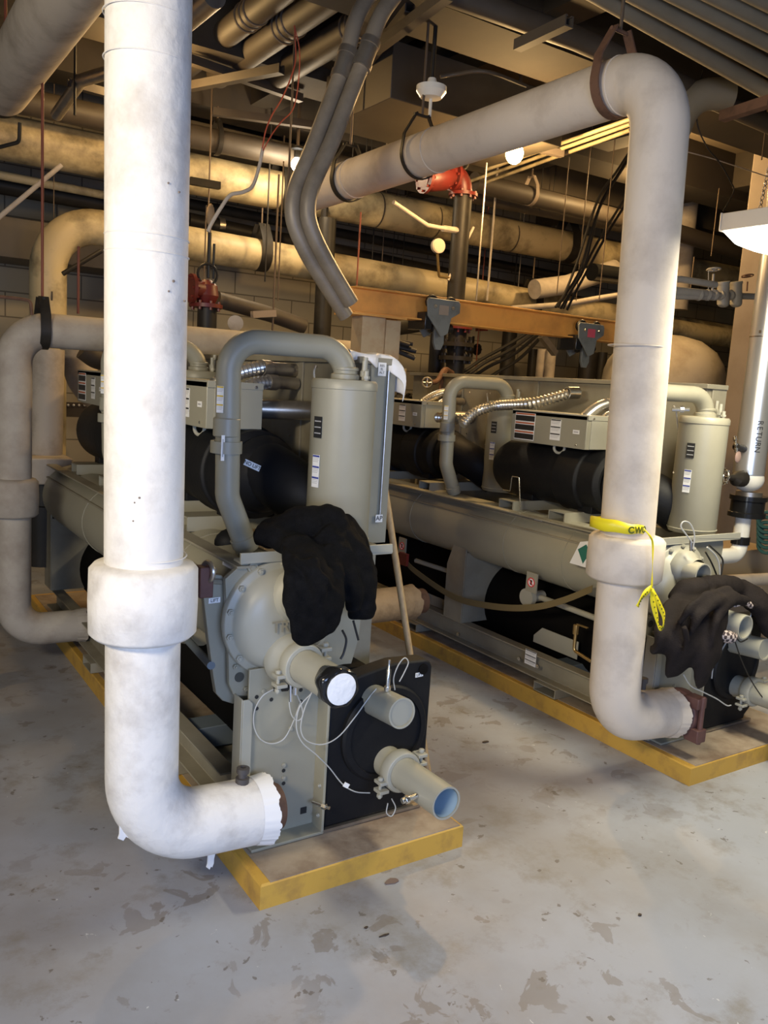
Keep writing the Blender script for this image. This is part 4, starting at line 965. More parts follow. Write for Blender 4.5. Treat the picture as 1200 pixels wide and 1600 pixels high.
# ---------------------------------------------------------------- steel conduits that swing down
cA = [(598, -30), (572, 0), (553, 40), (538, 100), (514, 165), (486, 238), (462, 295), (458, 340), (474, 385), (500, 430), (541, 494)]
cB = [(640, -35), (615, -5), (592, 30), (572, 85), (550, 140), (519, 220), (490, 285), (481, 325), (488, 362), (514, 415), (549, 474)]
for pts, lab, y, mm in ((cA, 'dusty steel conduit swinging down, the left one of the pair', 3.55, COND), (cB, 'dusty steel conduit swinging down, the right one of the pair', 3.5, COND)):
    p3 = [U(a, c, 'y', y) for a, c in pts]
    b = MB().tube(spline(p3, 6), 0.037, 20); o = b.build('steel_conduit', mm, ang=60); tag(o, lab, 'conduit', 'steel conduits')
    c = p3[3]; d = (p3[4] - p3[2]).normalized(); b = MB()
    b.lathe(c - d * 0.07, d, [(0.036, 0), (0.046, 0), (0.046, 0.03), (0.042, 0.032), (0.042, 0.108), (0.046, 0.11), (0.046, 0.14), (0.036, 0.14)], 24)
    b.build('coupling', GALV, o)

# ---------------------------------------------------------------- crane beam
yb = 4.15
a_ = U(549, 447, 'y', yb); a2 = U(549, 489, 'y', yb); e_ = U(975, 505, 'y', yb)
x0, zt, zb, x1_ = a_.x, a_.z, a2.z, 4.78
b = MB(); w_, t = 0.055, 0.010
b.prism([(yb - w_, zb), (yb + w_, zb), (yb + w_, zb + t), (yb + 0.005, zb + t), (yb + 0.005, zt - t), (yb + w_, zt - t), (yb + w_, zt), (yb - w_, zt), (yb - w_, zt - t), (yb - 0.005, zt - t), (yb - 0.005, zb + t), (yb - w_, zb + t)], x1_ - x0, (x0, 0, 0), (0, 1, 0), (0, 0, 1), (1, 0, 0))
beam = tag(b.build('crane_beam', ORANGE, bevel=0.002), 'orange painted steel I beam spanning the middle of the room', 'beam')
b = MB(); p0 = U(560, 490, 'y', yb); p1 = U(596, 490, 'y', yb)
b.bb((p0.x, yb - 0.05, 0), (p1.x, yb + 0.07, zb)); tag(b.build('beam_post', mat('cream_post_paint', (0.44, 0.34, 0.21), 0.6, dirt=(0.30, 0.13, 0.04), dirt_amt=0.75, scale=5), bevel=0.003), 'cream and rust stained post under the left end of the orange beam', 'post')
b = MB().bb((x0 - 0.05, yb - 0.09, zb - 0.012), (p1.x + 0.12, yb + 0.09, zb - 0.001)); tag(b.build('bearing_plate', ORANGE), 'rusty flat plate between post and orange beam', 'plate')
b = MB().bb((p1.x + 0.0, yb - 0.06, zb - 0.24), (p1.x + 0.10, yb + 0.02, zb - 0.02)); tag(b.build('junction_box', mat('cream_post_paint', (0.5, 0.42, 0.28)), bevel=0.003), 'cream junction box beside the beam post', 'box')
for cx, cy, lab, k in ((688, 490, 'grey beam trolley on the left half of the orange beam', 0), (918, 525, 'grey beam trolley with a pink label near the cream riser', 1)):
    c = U(cx, cy, 'y', yb - 0.07); e = empty('beam_trolley', c, lab, 'trolley', 'beam trolleys')
    b = MB()
    pl = [(-0.10, 0.055), (-0.09, 0.07), (0.09, 0.07), (0.10, 0.055), (0.10, 0.01), (0.05, -0.02), (0.035, -0.10), (-0.005, -0.12), (-0.045, -0.07), (-0.09, -0.02)]
    pl = [(p_ * 1.22, q_ * 1.15) for p_, q_ in pl]
    for yo in (-0.02, 0.15): b.prism(pl, 0.012, (c.x, yb - 0.07 + yo, c.z), (1, 0, 0), (0, 0, 1), (0, -1, 0))
    b.build('side_plate', TROL, e, bevel=0.003)
    b = MB()
    for ox in (-0.068, 0.068): b.lathe((c.x + ox, yb - 0.085, c.z + 0.060), (0, 1, 0), [(0, 0), (0.038, 0), (0.044, 0.012), (0.034, 0.014), (0.034, 0.035), (0, 0.035)], 24)
    b.build('wheel', BLKP, e)
    b = MB().bb((c.x - 0.12, yb - 0.09, c.z - 0.10), (c.x - 0.07, yb + 0.09, c.z - 0.0)); b.cyl((c.x - 0.02, yb, c.z - 0.085), (c.x + 0.14, yb, c.z - 0.075), 0.028, 16); b.build('motor_block', BLKG, e, bevel=0.004)
    b = MB().prism([(-0.035, 0), (0.035, 0), (0.04, -0.10), (0.02, -0.14), (-0.015, -0.14), (-0.035, -0.10)], 0.02, (c.x + 0.01, yb - 0.06, c.z - 0.07), (1, 0, 0), (0, 0, 1), (0, 1, 0)); b.build('hook_plate', TROL, e, bevel=0.003)
    b = MB().bb((c.x - 0.035, yb - 0.1045, c.z - 0.01), (c.x + 0.035, yb - 0.1025, c.z + 0.045)); o = b.build('name_plate', COLM if k == 0 else mat('pink_label', (0.55, 0.08, 0.12), 0.5), e)
    b = MB()
    for ox in (-0.065, 0.065): b.bolt((c.x + ox, yb - 0.102, c.z + 0.035), (0, -1, 0), 0.012, 0.006)
    b.build('axle_bolt', GALV, e)

# ================================================================ valves, black risers
def flange(b, c, ax, r, th, nb=8):
    b.lathe(V(c) - V(ax).normalized() * th / 2, ax, [(0, 0), (r, 0), (r, th), (0, th)], 28)
    u, v = frame_of(V(ax))
    for k in range(nb):
        a = 2 * PI * k / nb; p = V(c) + (u * math.cos(a) + v * math.sin(a)) * r * 0.82
        b.cyl(p - V(ax).normalized() * th * 1.2, p + V(ax).normalized() * th * 1.2, r * 0.09, 6)
    return b
def handwheel(b, c, ax, R, r=0.006, spokes=4, wavy=0.0):
    b.torus(c, ax, R, r, 28, 8); u, v = frame_of(V(ax))
    for k in range(spokes):
        a = 2 * PI * k / spokes; b.cyl(V(c), V(c) + (u * math.cos(a) + v * math.sin(a)) * R, r * 0.8, 6)
    b.sphere(c, r * 2.2, 10)
    if wavy:
        for k in range(8):
            a = 2 * PI * k / 8; b.sphere(V(c) + (u * math.cos(a) + v * math.sin(a)) * R, r * 1.9, 8)
    return b
# right red elbow on a tall black riser
yr = 5.0; c = U(724, 300, 'y', yr); bt = U(716, 475, 'y', yr)
e = empty('black_riser', (c.x, yr, bt.z), 'black vertical pipe topped by a bright red valve elbow', 'pipe')
MB().cyl((c.x, yr, U(711, 575, 'y', yr).z + 0.29), (c.x, yr, c.z), 0.066, 28).build('riser_pipe', BLKP, e)
b = MB(); flange(b, (c.x, yr, c.z - 0.02), (0, 0, 1), 0.105, 0.022); b.tube(fillet([(c.x, yr, c.z), (c.x, yr, c.z + 0.13), (c.x - 0.2, yr, c.z + 0.10)], 0.12, 8), 0.062, 24)
flange(b, (c.x - 0.10, yr, c.z + 0.09), (1, 0, 0), 0.10, 0.022)
b.tube([(c.x - 0.1, yr, c.z + 0.09), (c.x - 0.19, yr, c.z + 0.07), (c.x - 0.30, yr, c.z + 0.04), (c.x - 0.36, yr, c.z + 0.03)], [0.06, 0.095, 0.09, 0.06], 24); flange(b, (c.x - 0.34, yr, c.z + 0.03), (1, 0, 0), 0.10, 0.022)
b.cyl((c.x - 0.2, yr - 0.07, c.z + 0.10), (c.x - 0.2, yr - 0.07, c.z + 0.19), 0.025, 12); b.cyl((c.x - 0.36, yr - 0.08, c.z + 0.09), (c.x - 0.36, yr - 0.08, c.z + 0.18), 0.025, 12)
b.build('valve_body', RED, e)
b = MB().torus((c.x - 0.03, yr, c.z + 0.21), (0, 1, 0), 0.06, 0.006, 24, 6); b.build('valve_clip', GALV, e)
g = U(686, 384, 'y', yr - 0.1); b = MB().lathe(g, (0.15, 1, 0), [(0, 0.0), (0.046, 0.0), (0.050, -0.0), (0.050, 0.03), (0, 0.03)], 28)
ge = empty('pressure_gauge', g, 'round white faced gauge on a bent stem left of the black riser', 'gauge')
b.build('gauge_case', OLD, ge); MB().lathe(g + V((0, -0.002, 0)), (0.1, 1, 0), [(0, 0), (0.043, 0), (0.043, 0.002)], 28).build('dial', mat('yellowed_dial', (0.45, 0.40, 0.30), 0.5), ge)
b = MB().tube(fillet([g + V((0, 0.015, -0.05)), U(686, 432, 'y', yr), (c.x - 0.05, yr, U(700, 434, 'y', yr).z)], 0.02, 5), 0.010, 10); b.build('gauge_stem', BRASS, ge)
b = MB().tube(fillet([U(615, 316, 'y', yr - 0.2), U(668, 352, 'y', yr - 0.1), U(722, 362, 'y', yr - 0.02)], 0.05, 5), 0.014, 10); b.cyl(U(692, 357, 'y', yr - 0.05), U(715, 360, 'y', yr - 0.02), 0.022, 10)
tag(b.build('drain_line', OLD), 'tan small pipe sloping across the main into the black riser', 'pipe')
# lower right valve with red handwheel
c = U(711, 575, 'y', 5.0); s = 1 / 175.0
e = empty('gate_valve', (c.x, 5.0, c.z - 0.2), 'black flanged valve with a red rimmed top below the orange beam', 'valve')
MB().cyl((c.x, 5.0, c.z - 0.12), (c.x, 5.0, c.z + 0.30), 0.069, 24).build('valve_body', BLKP, e)
b = MB(); flange(b, (c.x, 5.0, c.z + 0.07), (0, 0, 1), 0.125, 0.03); flange(b, (c.x, 5.0, c.z + 0.17), (0, 0, 1), 0.125, 0.03); b.build('valve_flange', BLKP, e)
b = MB(); flange(b, (c.x, 5.0, c.z + 0.30), (0, 0, 1), 0.105, 0.035, 10); b.build('red_flange', RED, e)
b = MB().tube(spline([(c.x - 0.06, 4.95, c.z - 0.04), (c.x - 0.17, 4.9, c.z - 0.02), (c.x - 0.24, 4.88, c.z - 0.1), (c.x - 0.30, 4.87, c.z - 0.12)]), 0.018, 10); b.tube(spline([(c.x - 0.16, 4.9, c.z - 0.02), (c.x - 0.19, 4.9, c.z - 0.12), (c.x - 0.2, 4.9, c.z - 0.22)]), 0.016, 10); b.build('side_pipe', RUSTY, e)
handwheel(MB(), (c.x - 0.34, 4.87, c.z - 0.12), (0.5, 1, 0), 0.035, 0.006, 4).build('handwheel', GALV, e)
# left red valve
c = U(322, 462, 'y', 4.9)
e = empty('black_riser', (c.x, 4.9, c.z), 'black vertical pipe with a dull red valve head just right of the white riser', 'pipe')
MB().cyl((c.x + 0.01, 4.9, 1.0), (c.x + 0.01, 4.9, c.z - 0.05), 0.058, 24).build('riser_pipe', BLKP, e)
b = MB(); flange(b, (c.x, 4.9, c.z - 0.06), (0, 0, 1), 0.10, 0.022); b.lathe((c.x, 4.9, c.z - 0.05), (0, 0, 1), [(0.05, 0), (0.075, 0.05), (0.065, 0.11), (0.03, 0.14), (0, 0.14)], 24)
b.tube([(c.x, 4.9, c.z + 0.03), (c.x - 0.10, 4.87, c.z + 0.03)], 0.055, 20); flange(b, (c.x - 0.10, 4.87, c.z + 0.03), (1, 0, 0), 0.085, 0.02); b.build('valve_body', RED, e)
b = MB().torus((c.x - 0.01, 4.86, c.z + 0.12), (0, 1, 0), 0.06, 0.008, 20, 6); b.cyl((c.x, 4.87, c.z + 0.1), (c.x, 4.87, c.z + 0.36), 0.012, 8); b.cyl((c.x + 0.03, 4.87, c.z + 0.1), (c.x + 0.03, 4.87, c.z + 0.30), 0.008, 8); b.build('valve_yoke', BLKP, e)
b = MB().sphere((c.x + 0.0, 4.87, c.z + 0.46), 0.05, 14, (0.5, 0.5, 1.3)); b.build('valve_tag', LAGB, e)
e = empty('pressure_gauge', U(368, 505, 'y', 4.9), 'dark round gauge behind the discharge loop', 'gauge')
MB().lathe(U(368, 505, 'y', 4.9), (0.4, 1, 0), [(0, 0), (0.048, 0), (0.048, 0.03), (0, 0.03)], 24).build('gauge_case', OLD, e)
MB().cyl(U(368, 518, 'y', 4.9), U(368, 530, 'y', 4.9), 0.008, 8).build('gauge_stem', BRASS, e)
for px, p0, p1, y, r, m, lab in ((671, 500, 722, 5.3, 0.062, BLKP, 'black vertical pipe below the left beam trolley'),
                                 (503, 340, 520, 6.0, 0.07, BLKP, 'black vertical pipe behind the steel conduits'),
                                 (790, 515, 600, 6.6, 0.075, BLKP, 'black vertical pipe below the middle of the beam'),
                                 (842, 545, 610, 6.4, 0.05, OLD, 'grey vertical pipe under the beam, left of another grey one'),
                                 (828, 545, 610, 6.7, 0.05, BLKP, 'dark vertical pipe beside the grey vertical ones'),
                                 (856, 545, 610, 6.3, 0.05, OLD, 'grey vertical pipe under the beam, right of another grey one'),
                                 (915, 550, 610, 6.3, 0.10, BLKP, 'wide dark vertical pipe left of the cream riser'),
                                 (936, 550, 610, 6.2, 0.05, BLKP, 'narrow dark vertical pipe left of the cream riser')):
    a_ = U(px, p0, 'y', y); c_ = U(px, p1, 'y', y)
    tag(MB().cyl((c_.x, y, 0.0), (c_.x, y, a_.z), r, 20).build('vertical_pipe', m), lab, 'pipe')
# misc dark fittings in the background
for i, (px, py, y, lab) in enumerate(((625, 625, 5.6, 'black cluster of valves behind the cabinet'), (735, 545, 6.9, 'black bracketry behind the flanged valve'))):
    c = U(px, py, 'y', y); b = MB()
    b.cyl(c + V((0, 0, -0.12)), c + V((0, 0, 0.12)), 0.03, 12); b.cyl(c + V((-0.1, 0, 0.0)), c + V((0.12, 0, 0.0)), 0.028, 12); b.sphere(c, 0.055, 12); flange(b, c + V((0.09, 0, 0)), (1, 0, 0), 0.06, 0.02); b.cyl(c + V((0.03, 0, 0.0)), c + V((0.03, 0, 0.13)), 0.012, 8)
    tag(b.build('small_valve', BLKP), lab, 'valve')
b = MB()
for k, (a, c) in enumerate((((598, 530), (645, 537)), ((598, 535), (650, 549)), ((596, 538), (648, 560)), ((600, 527), (640, 540)))):
    b.cyl(U(*a, 'y', 4.6), U(*c, 'y', 4.5), 0.016, 10)
tag(b.build('cable_ends', CABLE), 'black cable ends with copper tips fanning out right of the beam post', 'cables')
b = MB().bb(U(744, 505, 'y', 6.9), U(762, 517, 'y', 6.7)); tag(b.build('alarm_bell', RED, bevel=0.01), 'small red device just under the orange beam', 'alarm')
# dark elbow pipes left of the white riser
main('overhead_pipe', 'dull curved pipe in the shade between far left column and white riser', [U(120, 540, 'y', 6.0), U(128, 590, 'y', 6.0), U(150, 620, 'y', 6.0), U(215, 620, 'y', 6.0)], 0.11, OLD, bend=0.2)
main('overhead_pipe', 'curved dark pipe above the far terminal box', [U(130, 545, 'y', 5.7), U(150, 560, 'y', 5.7), U(215, 570, 'y', 5.7)], 0.07, DARK, bend=0.1)
a_, c_ = U(138, 630, 'y', 6.9), U(60, 648, 'y', 6.9)
b = MB().bb((c_.x, 6.85, U(100, 650, 'y', 6.9).z), (a_.x + 0.4, 6.9, U(100, 628, 'y', 6.9).z))
o = b.build('cable_tray', DARK); tag(o, 'dark cable tray with a row of bright lights or bolts at left', 'tray')
b = MB()
for k in range(6): b.sphere(U(98 + 8.5 * k, 633, 'y', 6.84), 0.010, 8)
b.build('tray_bolt', WHITE, o)

# ================================================================ lamps
def bulb(c, r, m, label, col, power, ztop):
    e = empty('hanging_bulb', c, label, 'lamp'); c = V(c)
    g = MB().sphere(c, r, 24, (1, 1, 1.15)).build('bulb', m, e)
    MB().lathe(c + V((0, 0, r * 1.05)), (0, 0, 1), [(0, 0), (0.022, 0), (0.026, 0.01), (0.026, 0.05), (0.05, 0.06), (0.05, 0.075), (0, 0.08)], 20).build('socket', BLKP, e)
    MB().cyl(c + V((0, 0, r + 0.07)), (c.x, c.y, ztop), 0.012, 8).build('stem', ROD, e)
    l = bpy.data.lights.new('bulb_light', 'POINT'); l.energy = power; l.color = col; l.shadow_soft_size = r
    lo = bpy.data.objects.new('bulb_light', l); COL.objects.link(lo); lo.location = c - V((0, 0, r * 1.4))
    return e
WARM = (1.0, 0.64, 0.27)
bulb(U(804, 240, 'y', 4.2), 0.055, GLOBW, 'glowing orange bulb below the overhead cream pipe', WARM, 105, 3.9)
bulb(U(464, 257, 'y', 5.75), 0.042, GLOBC, 'small glowing white bulb beside the steel conduits', (1.0, 0.75, 0.45), 30, 3.9)
bulb(U(232, 105, 'y', 5.2), 0.055, GLOBW, 'bulb lighting the mains, hidden behind the white riser', WARM, 34, 3.9)
bulb(U(1018, 262, 'y', 5.0), 0.055, GLOBW, 'bulb over the tank, hidden behind the cream riser', WARM, 95, 3.9)
# smoke detector style round fitting
c = U(674, 142, 'z', 3.15); e = empty('ceiling_sensor', c, 'round cream fitting with a short stem hanging from the ceiling', 'sensor')
MB().lathe(c, (0, 0, 1), [(0, -0.04), (0.055, -0.035), (0.078, -0.005), (0.078, 0.02), (0.03, 0.03), (0.02, 0.06), (0, 0.06)], 32).build('sensor_body', PVC, e)
MB().cyl(c + V((0, 0, -0.04)), c + V((0, 0, -0.13)), 0.009, 10).build('sensor_stem', PVC, e)
MB().cyl(c + V((0, 0, 0.05)), (c.x, c.y, 3.9), 0.011, 12).build('mount', BLKP, e)
b = MB().tube(spline([c + V((0.05, 0, 0.08)), U(712, 116, 'z', 3.25), U(760, 112, 'z', 3.25), U(822, 134, 'z', 3.25)]), 0.010, 8); tag(b.build('feed_conduit', DARK), 'curved dark conduit leading from the round ceiling fitting', 'conduit')

# fluorescent wraparound fixture
e = empty('fluorescent_fixture', (3.25, 1.7, 2.35), 'lit fluorescent fixture with a curved white lens at the right edge', 'lamp')
xa, xb, yA, yB, zl, zt = 3.09, 3.42, 2.28, 1.06, 2.362, 2.43
b = MB().bb((xa, yB, zl), (xb, yA, zt)); b.bb((xa - 0.004, yA, zl - 0.004), (xb + 0.004, yA + 0.006, zt + 0.003)); b.build('housing', mat('cream_enamel', (0.62, 0.55, 0.44), 0.4), e, bevel=0.004)
n = 12; vs = []; fs = []; rows = [(yA - 0.002, 0.12), (yA - 0.03, 0.6), (yA - 0.09, 0.88), (yA - 0.17, 1.0), (yB + 0.17, 1.0), (yB + 0.03, 0.6), (yB, 0.12)]
for yy_, f in rows:
    for k in range(n + 1):
        t = k / n; x = xa + 0.012 + (xb - xa - 0.024) * t; vs.append((x, yy_, zl - 0.088 * f * (1 - (2 * t - 1) ** 4) ** 0.6 - 0.0005))
for i in range(len(rows) - 1):
    for k in range(n): fs.append((i * (n + 1) + k, i * (n + 1) + k + 1, (i + 1) * (n + 1) + k + 1, (i + 1) * (n + 1) + k))
MB().add(vs, fs).build('lens', LENS, e, ang=80)
for xo in (0.10, 0.20):
    b = MB(); p0 = V((xa + xo, yA - 0.1, zt)); p1 = V((xa + xo + 0.14, yA - 0.1, 3.3)); nl = 46
    for k in range(nl):
        q = p0.lerp(p1, (k + 0.5) / nl); b.torus(q, (1, 0, 0) if k % 2 else (0, 1, 0), 0.008, 0.0018, 10, 5)
    b.build('chain', GALV, e)
lf = area('fixture_light', ((xa + xb) / 2, (yA + yB) / 2, zl - 0.09), ((xa + xb) / 2, (yA + yB) / 2, 0), 0.28, 1.1, 55, (1.0, 0.90, 0.66))

# ================================================================ column, tank and right-hand piping
b = MB().bb((6.10, 3.55, 0), (6.75, 4.28, 3.9)); tag(b.build('trim_20', COLM, bevel=0.01), None, None, kind='structure')
c = U(1035, 600, 'y', 5.45); r = 0.58; tt = U(1045, 524, 'y', 5.45).z - 2.56
b = MB().lathe((c.x, 5.45, 0.0), (0, 0, 1), [(0, 0), (r * 0.9, 0), (r, 0.05), (r, 2.10 + tt), (r * 0.985, 2.20 + tt), (r * 0.93, 2.30 + tt), (r * 0.8, 2.41 + tt), (r * 0.55, 2.51 + tt), (r * 0.25, 2.555 + tt), (0, 2.56 + tt)], 48)
o = b.build('storage_tank', TANK, ang=60); tag(o, 'large tan lagged domed tank behind the cream riser', 'tank')
b = MB().band((c.x, 5.45, 2.05 + tt), (0, 0, 1), r, 0.03, 0.004, 48); b.build('tank_band', OLD, o)

yv = 3.3
P = lambda px, py, y=yv: U(px, py, 'y', y)
e = empty('valve_manifold', P(1100, 460), 'grey painted manifold of small pipes and valves right of the cream riser', 'valves')
GPA = mat('grey_painted_pipe', (0.33, 0.31, 0.26), 0.5, dirt=(0.2, 0.17, 0.13), dirt_amt=0.5, scale=8)
b = MB().tube([P(1040, 453), P(1110, 460)], 0.025, 16); b.tube([P(1042, 463), P(1120, 465)], 0.017, 16); b.tube(fillet([P(1045, 470), P(1050, 437), P(1062, 436), P(1118, 445)], 0.03), 0.020, 16); b.tube([P(1110, 461), P(1200, 464)], 0.020, 16)
for px in (1092, 1105, 1116, 1126, 1140, 1151): b.lathe(P(px, 461) - V((0.012, 0, 0)), (1, 0, 0), [(0, 0), (0.030, 0), (0.034, 0.012), (0.030, 0.024), (0, 0.024)], 18)
b.build('pipework', GPA, e)
b = MB()
for px in (1130, 1150): b.cyl(P(px, 475), P(px, 444), 0.036, 18); b.sphere(P(px, 474), 0.036, 16, (1, 1, 0.7)); b.cyl(P(px, 444), P(px, 440), 0.040, 18)
b.build('valve_bonnet', GPA, e)
b = MB().cyl(P(1113, 455), P(1115, 428), 0.007, 8); handwheel(b, P(1115, 421), (0, 0.15, 1), 0.038, 0.005); b.cyl(P(1107, 422), P(1107, 470), 0.003, 6); b.build('handwheel', GPA, e)
b = MB().cyl(P(1167, 455), P(1168, 440), 0.005, 8); handwheel(b, P(1168, 431), (0, 0.2, 1), 0.034, 0.004); b.build('handwheel', RUSTY, e)

yp = 2.75; cc = U(1181, 650, 'y', yp); r = 0.082
za = U(1181, 740, 'y', yp).z
e = empty('return_pipe', (cc.x, yp, 0.7), 'shiny silver jacketed pipe marked RETURN with a white elbow at the right edge', 'pipe')
MB().cyl((cc.x, yp, za), (cc.x, yp, 3.46), r, 36).build('metal_jacket', SILV, e)
b = MB().band((cc.x, yp, U(1181, 525, 'y', yp).z), (0, 0, 1), r, 0.006, 0.002, 36); b.box((cc.x - r, yp - 0.02, U(1181, 518, 'y', yp).z), (0.014, 0.014, 0.014)); b.build('jacket_seam', CHROME, e)
ang = math.radians(232); d = V((math.cos(ang), math.sin(ang), 0)); u_ = V((0, 0, 1)).cross(d)
zr0, zr1 = U(1165, 655, 'y', yp).z, U(1165, 705, 'y', yp).z
for i, ch in enumerate('RETURN'):
    z = zr0 + (zr1 - zr0) * (i + 0.5) / 6
    text_mesh(ch, 0.042, V((cc.x, yp, z)) + d * (r + 0.002), (0, 0, -1), u_, BLKL, e, 'lettering')
MB().sphere((cc.x + 0.005, yp, za - 0.03), 0.084, 24, (1, 1, 0.85)).build('elbow_cover', PVC, e)
b = MB().cyl((cc.x + 0.03, yp, za - 0.1), (cc.x + 0.03, yp, za - 0.17), 0.07, 24); b.build('pipe_stub', GALV, e)
zf = U(1181, 790, 'y', yp).z; b = MB(); b.lathe((cc.x + 0.03, yp, zf - 0.06), (0, 0, 1), [(0, 0), (0.10, 0), (0.10, 0.025), (0.09, 0.03), (0.09, 0.09), (0.10, 0.095), (0.10, 0.12), (0, 0.12)], 32); b.build('black_flange', BLKG, e)
zq = U(1178, 865, 'y', yp).z; xq = cc.x + 0.005
b = MB().tube(fillet([(xq, yp, zf - 0.05), (xq, yp, zq), (xq - 0.34, yp, zq + 0.005), (xq - 0.42, yp - 0.0, zq + 0.07)], 0.06, 8), 0.043, 24); b.build('lower_pipe', PVC, e)
b = MB().band((xq, yp, U(1178, 842, 'y', yp).z), (0, 0, 1), 0.044, 0.045, 0.006, 24); b.build('rubber_coupling', BLKG, e)
b = MB().cyl(U(1118, 909, 'y', 2.9), U(1230, 903, 'y', 2.9), 0.037, 20); tag(b.build('drain_pipe', OLD), 'dirty horizontal pipe under the white elbow at the right edge', 'pipe')
# brass gate valve on the return pipe with two handwheels
e = empty('wheel_valve', U(1140, 745, 'y', 2.7), 'small black valve with a white painted wheel left of the silver pipe', 'valve')
b = MB().tube([U(1160, 748, 'y', 2.7), U(1150, 748, 'y', 2.7), U(1146, 746, 'y', 2.7), U(1134, 745, 'y', 2.7)], [0.045, 0.040, 0.018, 0.010], 16); b.build('valve_body', BLKP, e)
handwheel(MB(), U(1130, 744, 'y', 2.7), (1, -0.25, 0), 0.040, 0.005, 5, 1).build('handwheel', CHROME, e)
e = empty('wheel_valve', U(1152, 700, 'y', 2.75), 'small valve with a silver wheel and hanging tag beside RETURN lettering', 'valve')
b = MB().cyl(U(1165, 702, 'y', 2.75), U(1150, 698, 'y', 2.72), 0.02, 12); b.build('valve_body', BLKP, e)
handwheel(MB(), U(1149, 694, 'y', 2.7), (0.6, -0.8, 0.2), 0.036, 0.005, 5, 1).build('handwheel', CHROME, e)
MB().sphere(U(1153, 714, 'y', 2.72), 0.032, 14, (0.8, 0.3, 1)).build('tag', mat('pink_tag', (0.45, 0.30, 0.24), 0.7), e)
GCAB = mat('grey_green_cabinet', (0.20, 0.19, 0.15), 0.5)
a_ = U(1108, 520, 'y', 5.2)
boxthing('electrical_cabinet', 'tall grey green cabinet behind the second oil separator', 'cabinet', (a_.x - 0.05, 3.6, 0.0), (a_.x + 0.10, 4.0, 1.42), GCAB)
a_ = U(1110, 870, 'y', 3.3); c_ = U(1180, 1000, 'y', 3.3)
boxthing('cardboard_box', 'tan box standing behind the right chiller under the white pipe', 'box', (a_.x, 3.3, 0.09), (c_.x + 0.1, 3.7, a_.z + 0.02), mat('tan_box', (0.42, 0.32, 0.2), 0.7))
a_ = U(1172, 868, 'y', 2.9)
boxthing('white_cooler', 'pale panel at the right edge beneath the white elbow', 'panel', (a_.x, 3.1, 0.45), (a_.x + 0.5, 3.2, U(1180, 920, 'y', 3.1).z), PVC)
b = MB()
for k in range(6): b.torus(U(1197, 812 + 8 * k, 'y', 3.1), (1, 0.3, 0), 0.05, 0.012, 20, 6)
tag(b.build('green_hose_coil', mat('green_hose', (0.03, 0.10, 0.09), 0.5)), 'dark green coiled hose at the right edge', 'hose')

# ================================================================ cables and wires
def wire(name, label, pts, r, m, cat='cable', group=None, y=None, parent=None, n=8):
    b = MB().tube(spline(pts, 8), r, n); o = b.build(name, m, parent)
    if parent is None: tag(o, label, cat, group)
    return o
Pw = lambda L, y: [U(a, c, 'y', y) for a, c in L]
G = 'black cables behind the cream riser'
for i, L in enumerate(([(985, 235), (962, 270), (940, 300), (922, 345), (905, 400), (884, 455), (868, 480)], [(985, 242), (958, 285), (938, 320), (922, 370), (905, 425), (880, 465), (872, 480)],
                       [(980, 252), (950, 300), (935, 330), (925, 370), (912, 420), (892, 455), (876, 482)], [(975, 312), (950, 352), (930, 385), (912, 420), (895, 450), (880, 482)], [(978, 318), (955, 355), (935, 390), (918, 422), (900, 455), (886, 484)])):
    wire('hanging_cable', ('leftmost', 'second from left', 'middle', 'second from right', 'rightmost')[i] + ' of the black cables sagging behind the cream riser', Pw(L, 4.7 + 0.03 * i), 0.010, CABLE, group=G)
for i, L in enumerate(([(845, 512), (800, 545), (760, 565), (735, 582), (690, 610), (650, 640), (615, 680)], [(848, 516), (805, 552), (765, 572), (738, 590), (695, 622), (652, 655), (617, 690)], [(850, 522), (812, 560), (775, 583), (745, 603), (700, 640), (660, 680)], [(842, 508), (795, 538), (755, 560), (728, 578), (680, 605)])):
    wire('trunk_cable', ('upper', 'second', 'third', 'topmost')[i] + ' black trunk cable descending behind the second discharge loop', Pw(L, 5.0 + 0.04 * i), 0.014, CABLE, group='diagonal trunk cables')
wire('red_wire', 'thin red and white wire hanging right of the white riser', Pw([(460, 40), (462, 90), (455, 120), (440, 155), (425, 180), (415, 205), (410, 232)], 3.9), 0.0035, REDW, 'wire')
wire('red_wire', 'second thin pinkish wire hanging beside the red one', Pw([(460, 40), (468, 80), (466, 130), (458, 170), (440, 190), (425, 210), (411, 235)], 3.9), 0.003, REDW, 'wire')
wire('armoured_cable', 'brown cable sleeve curving down from the red wires', Pw([(411, 230), (405, 260), (395, 290), (380, 300), (360, 305), (345, 325), (330, 350), (325, 362)], 4.0), 0.009, OLD)
wire('thin_cable', 'thin black cable looping at the top right behind the cream bend', Pw([(1099, 110), (1089, 150), (1090, 195), (1105, 230), (1125, 255), (1142, 285), (1146, 300), (1130, 330)], 3.3), 0.004, CABLE)
wire('thin_cable', 'thin bright cable crossing the dark upper right', Pw([(1065, 235), (1120, 250), (1205, 278)], 4.0), 0.004, OLD)
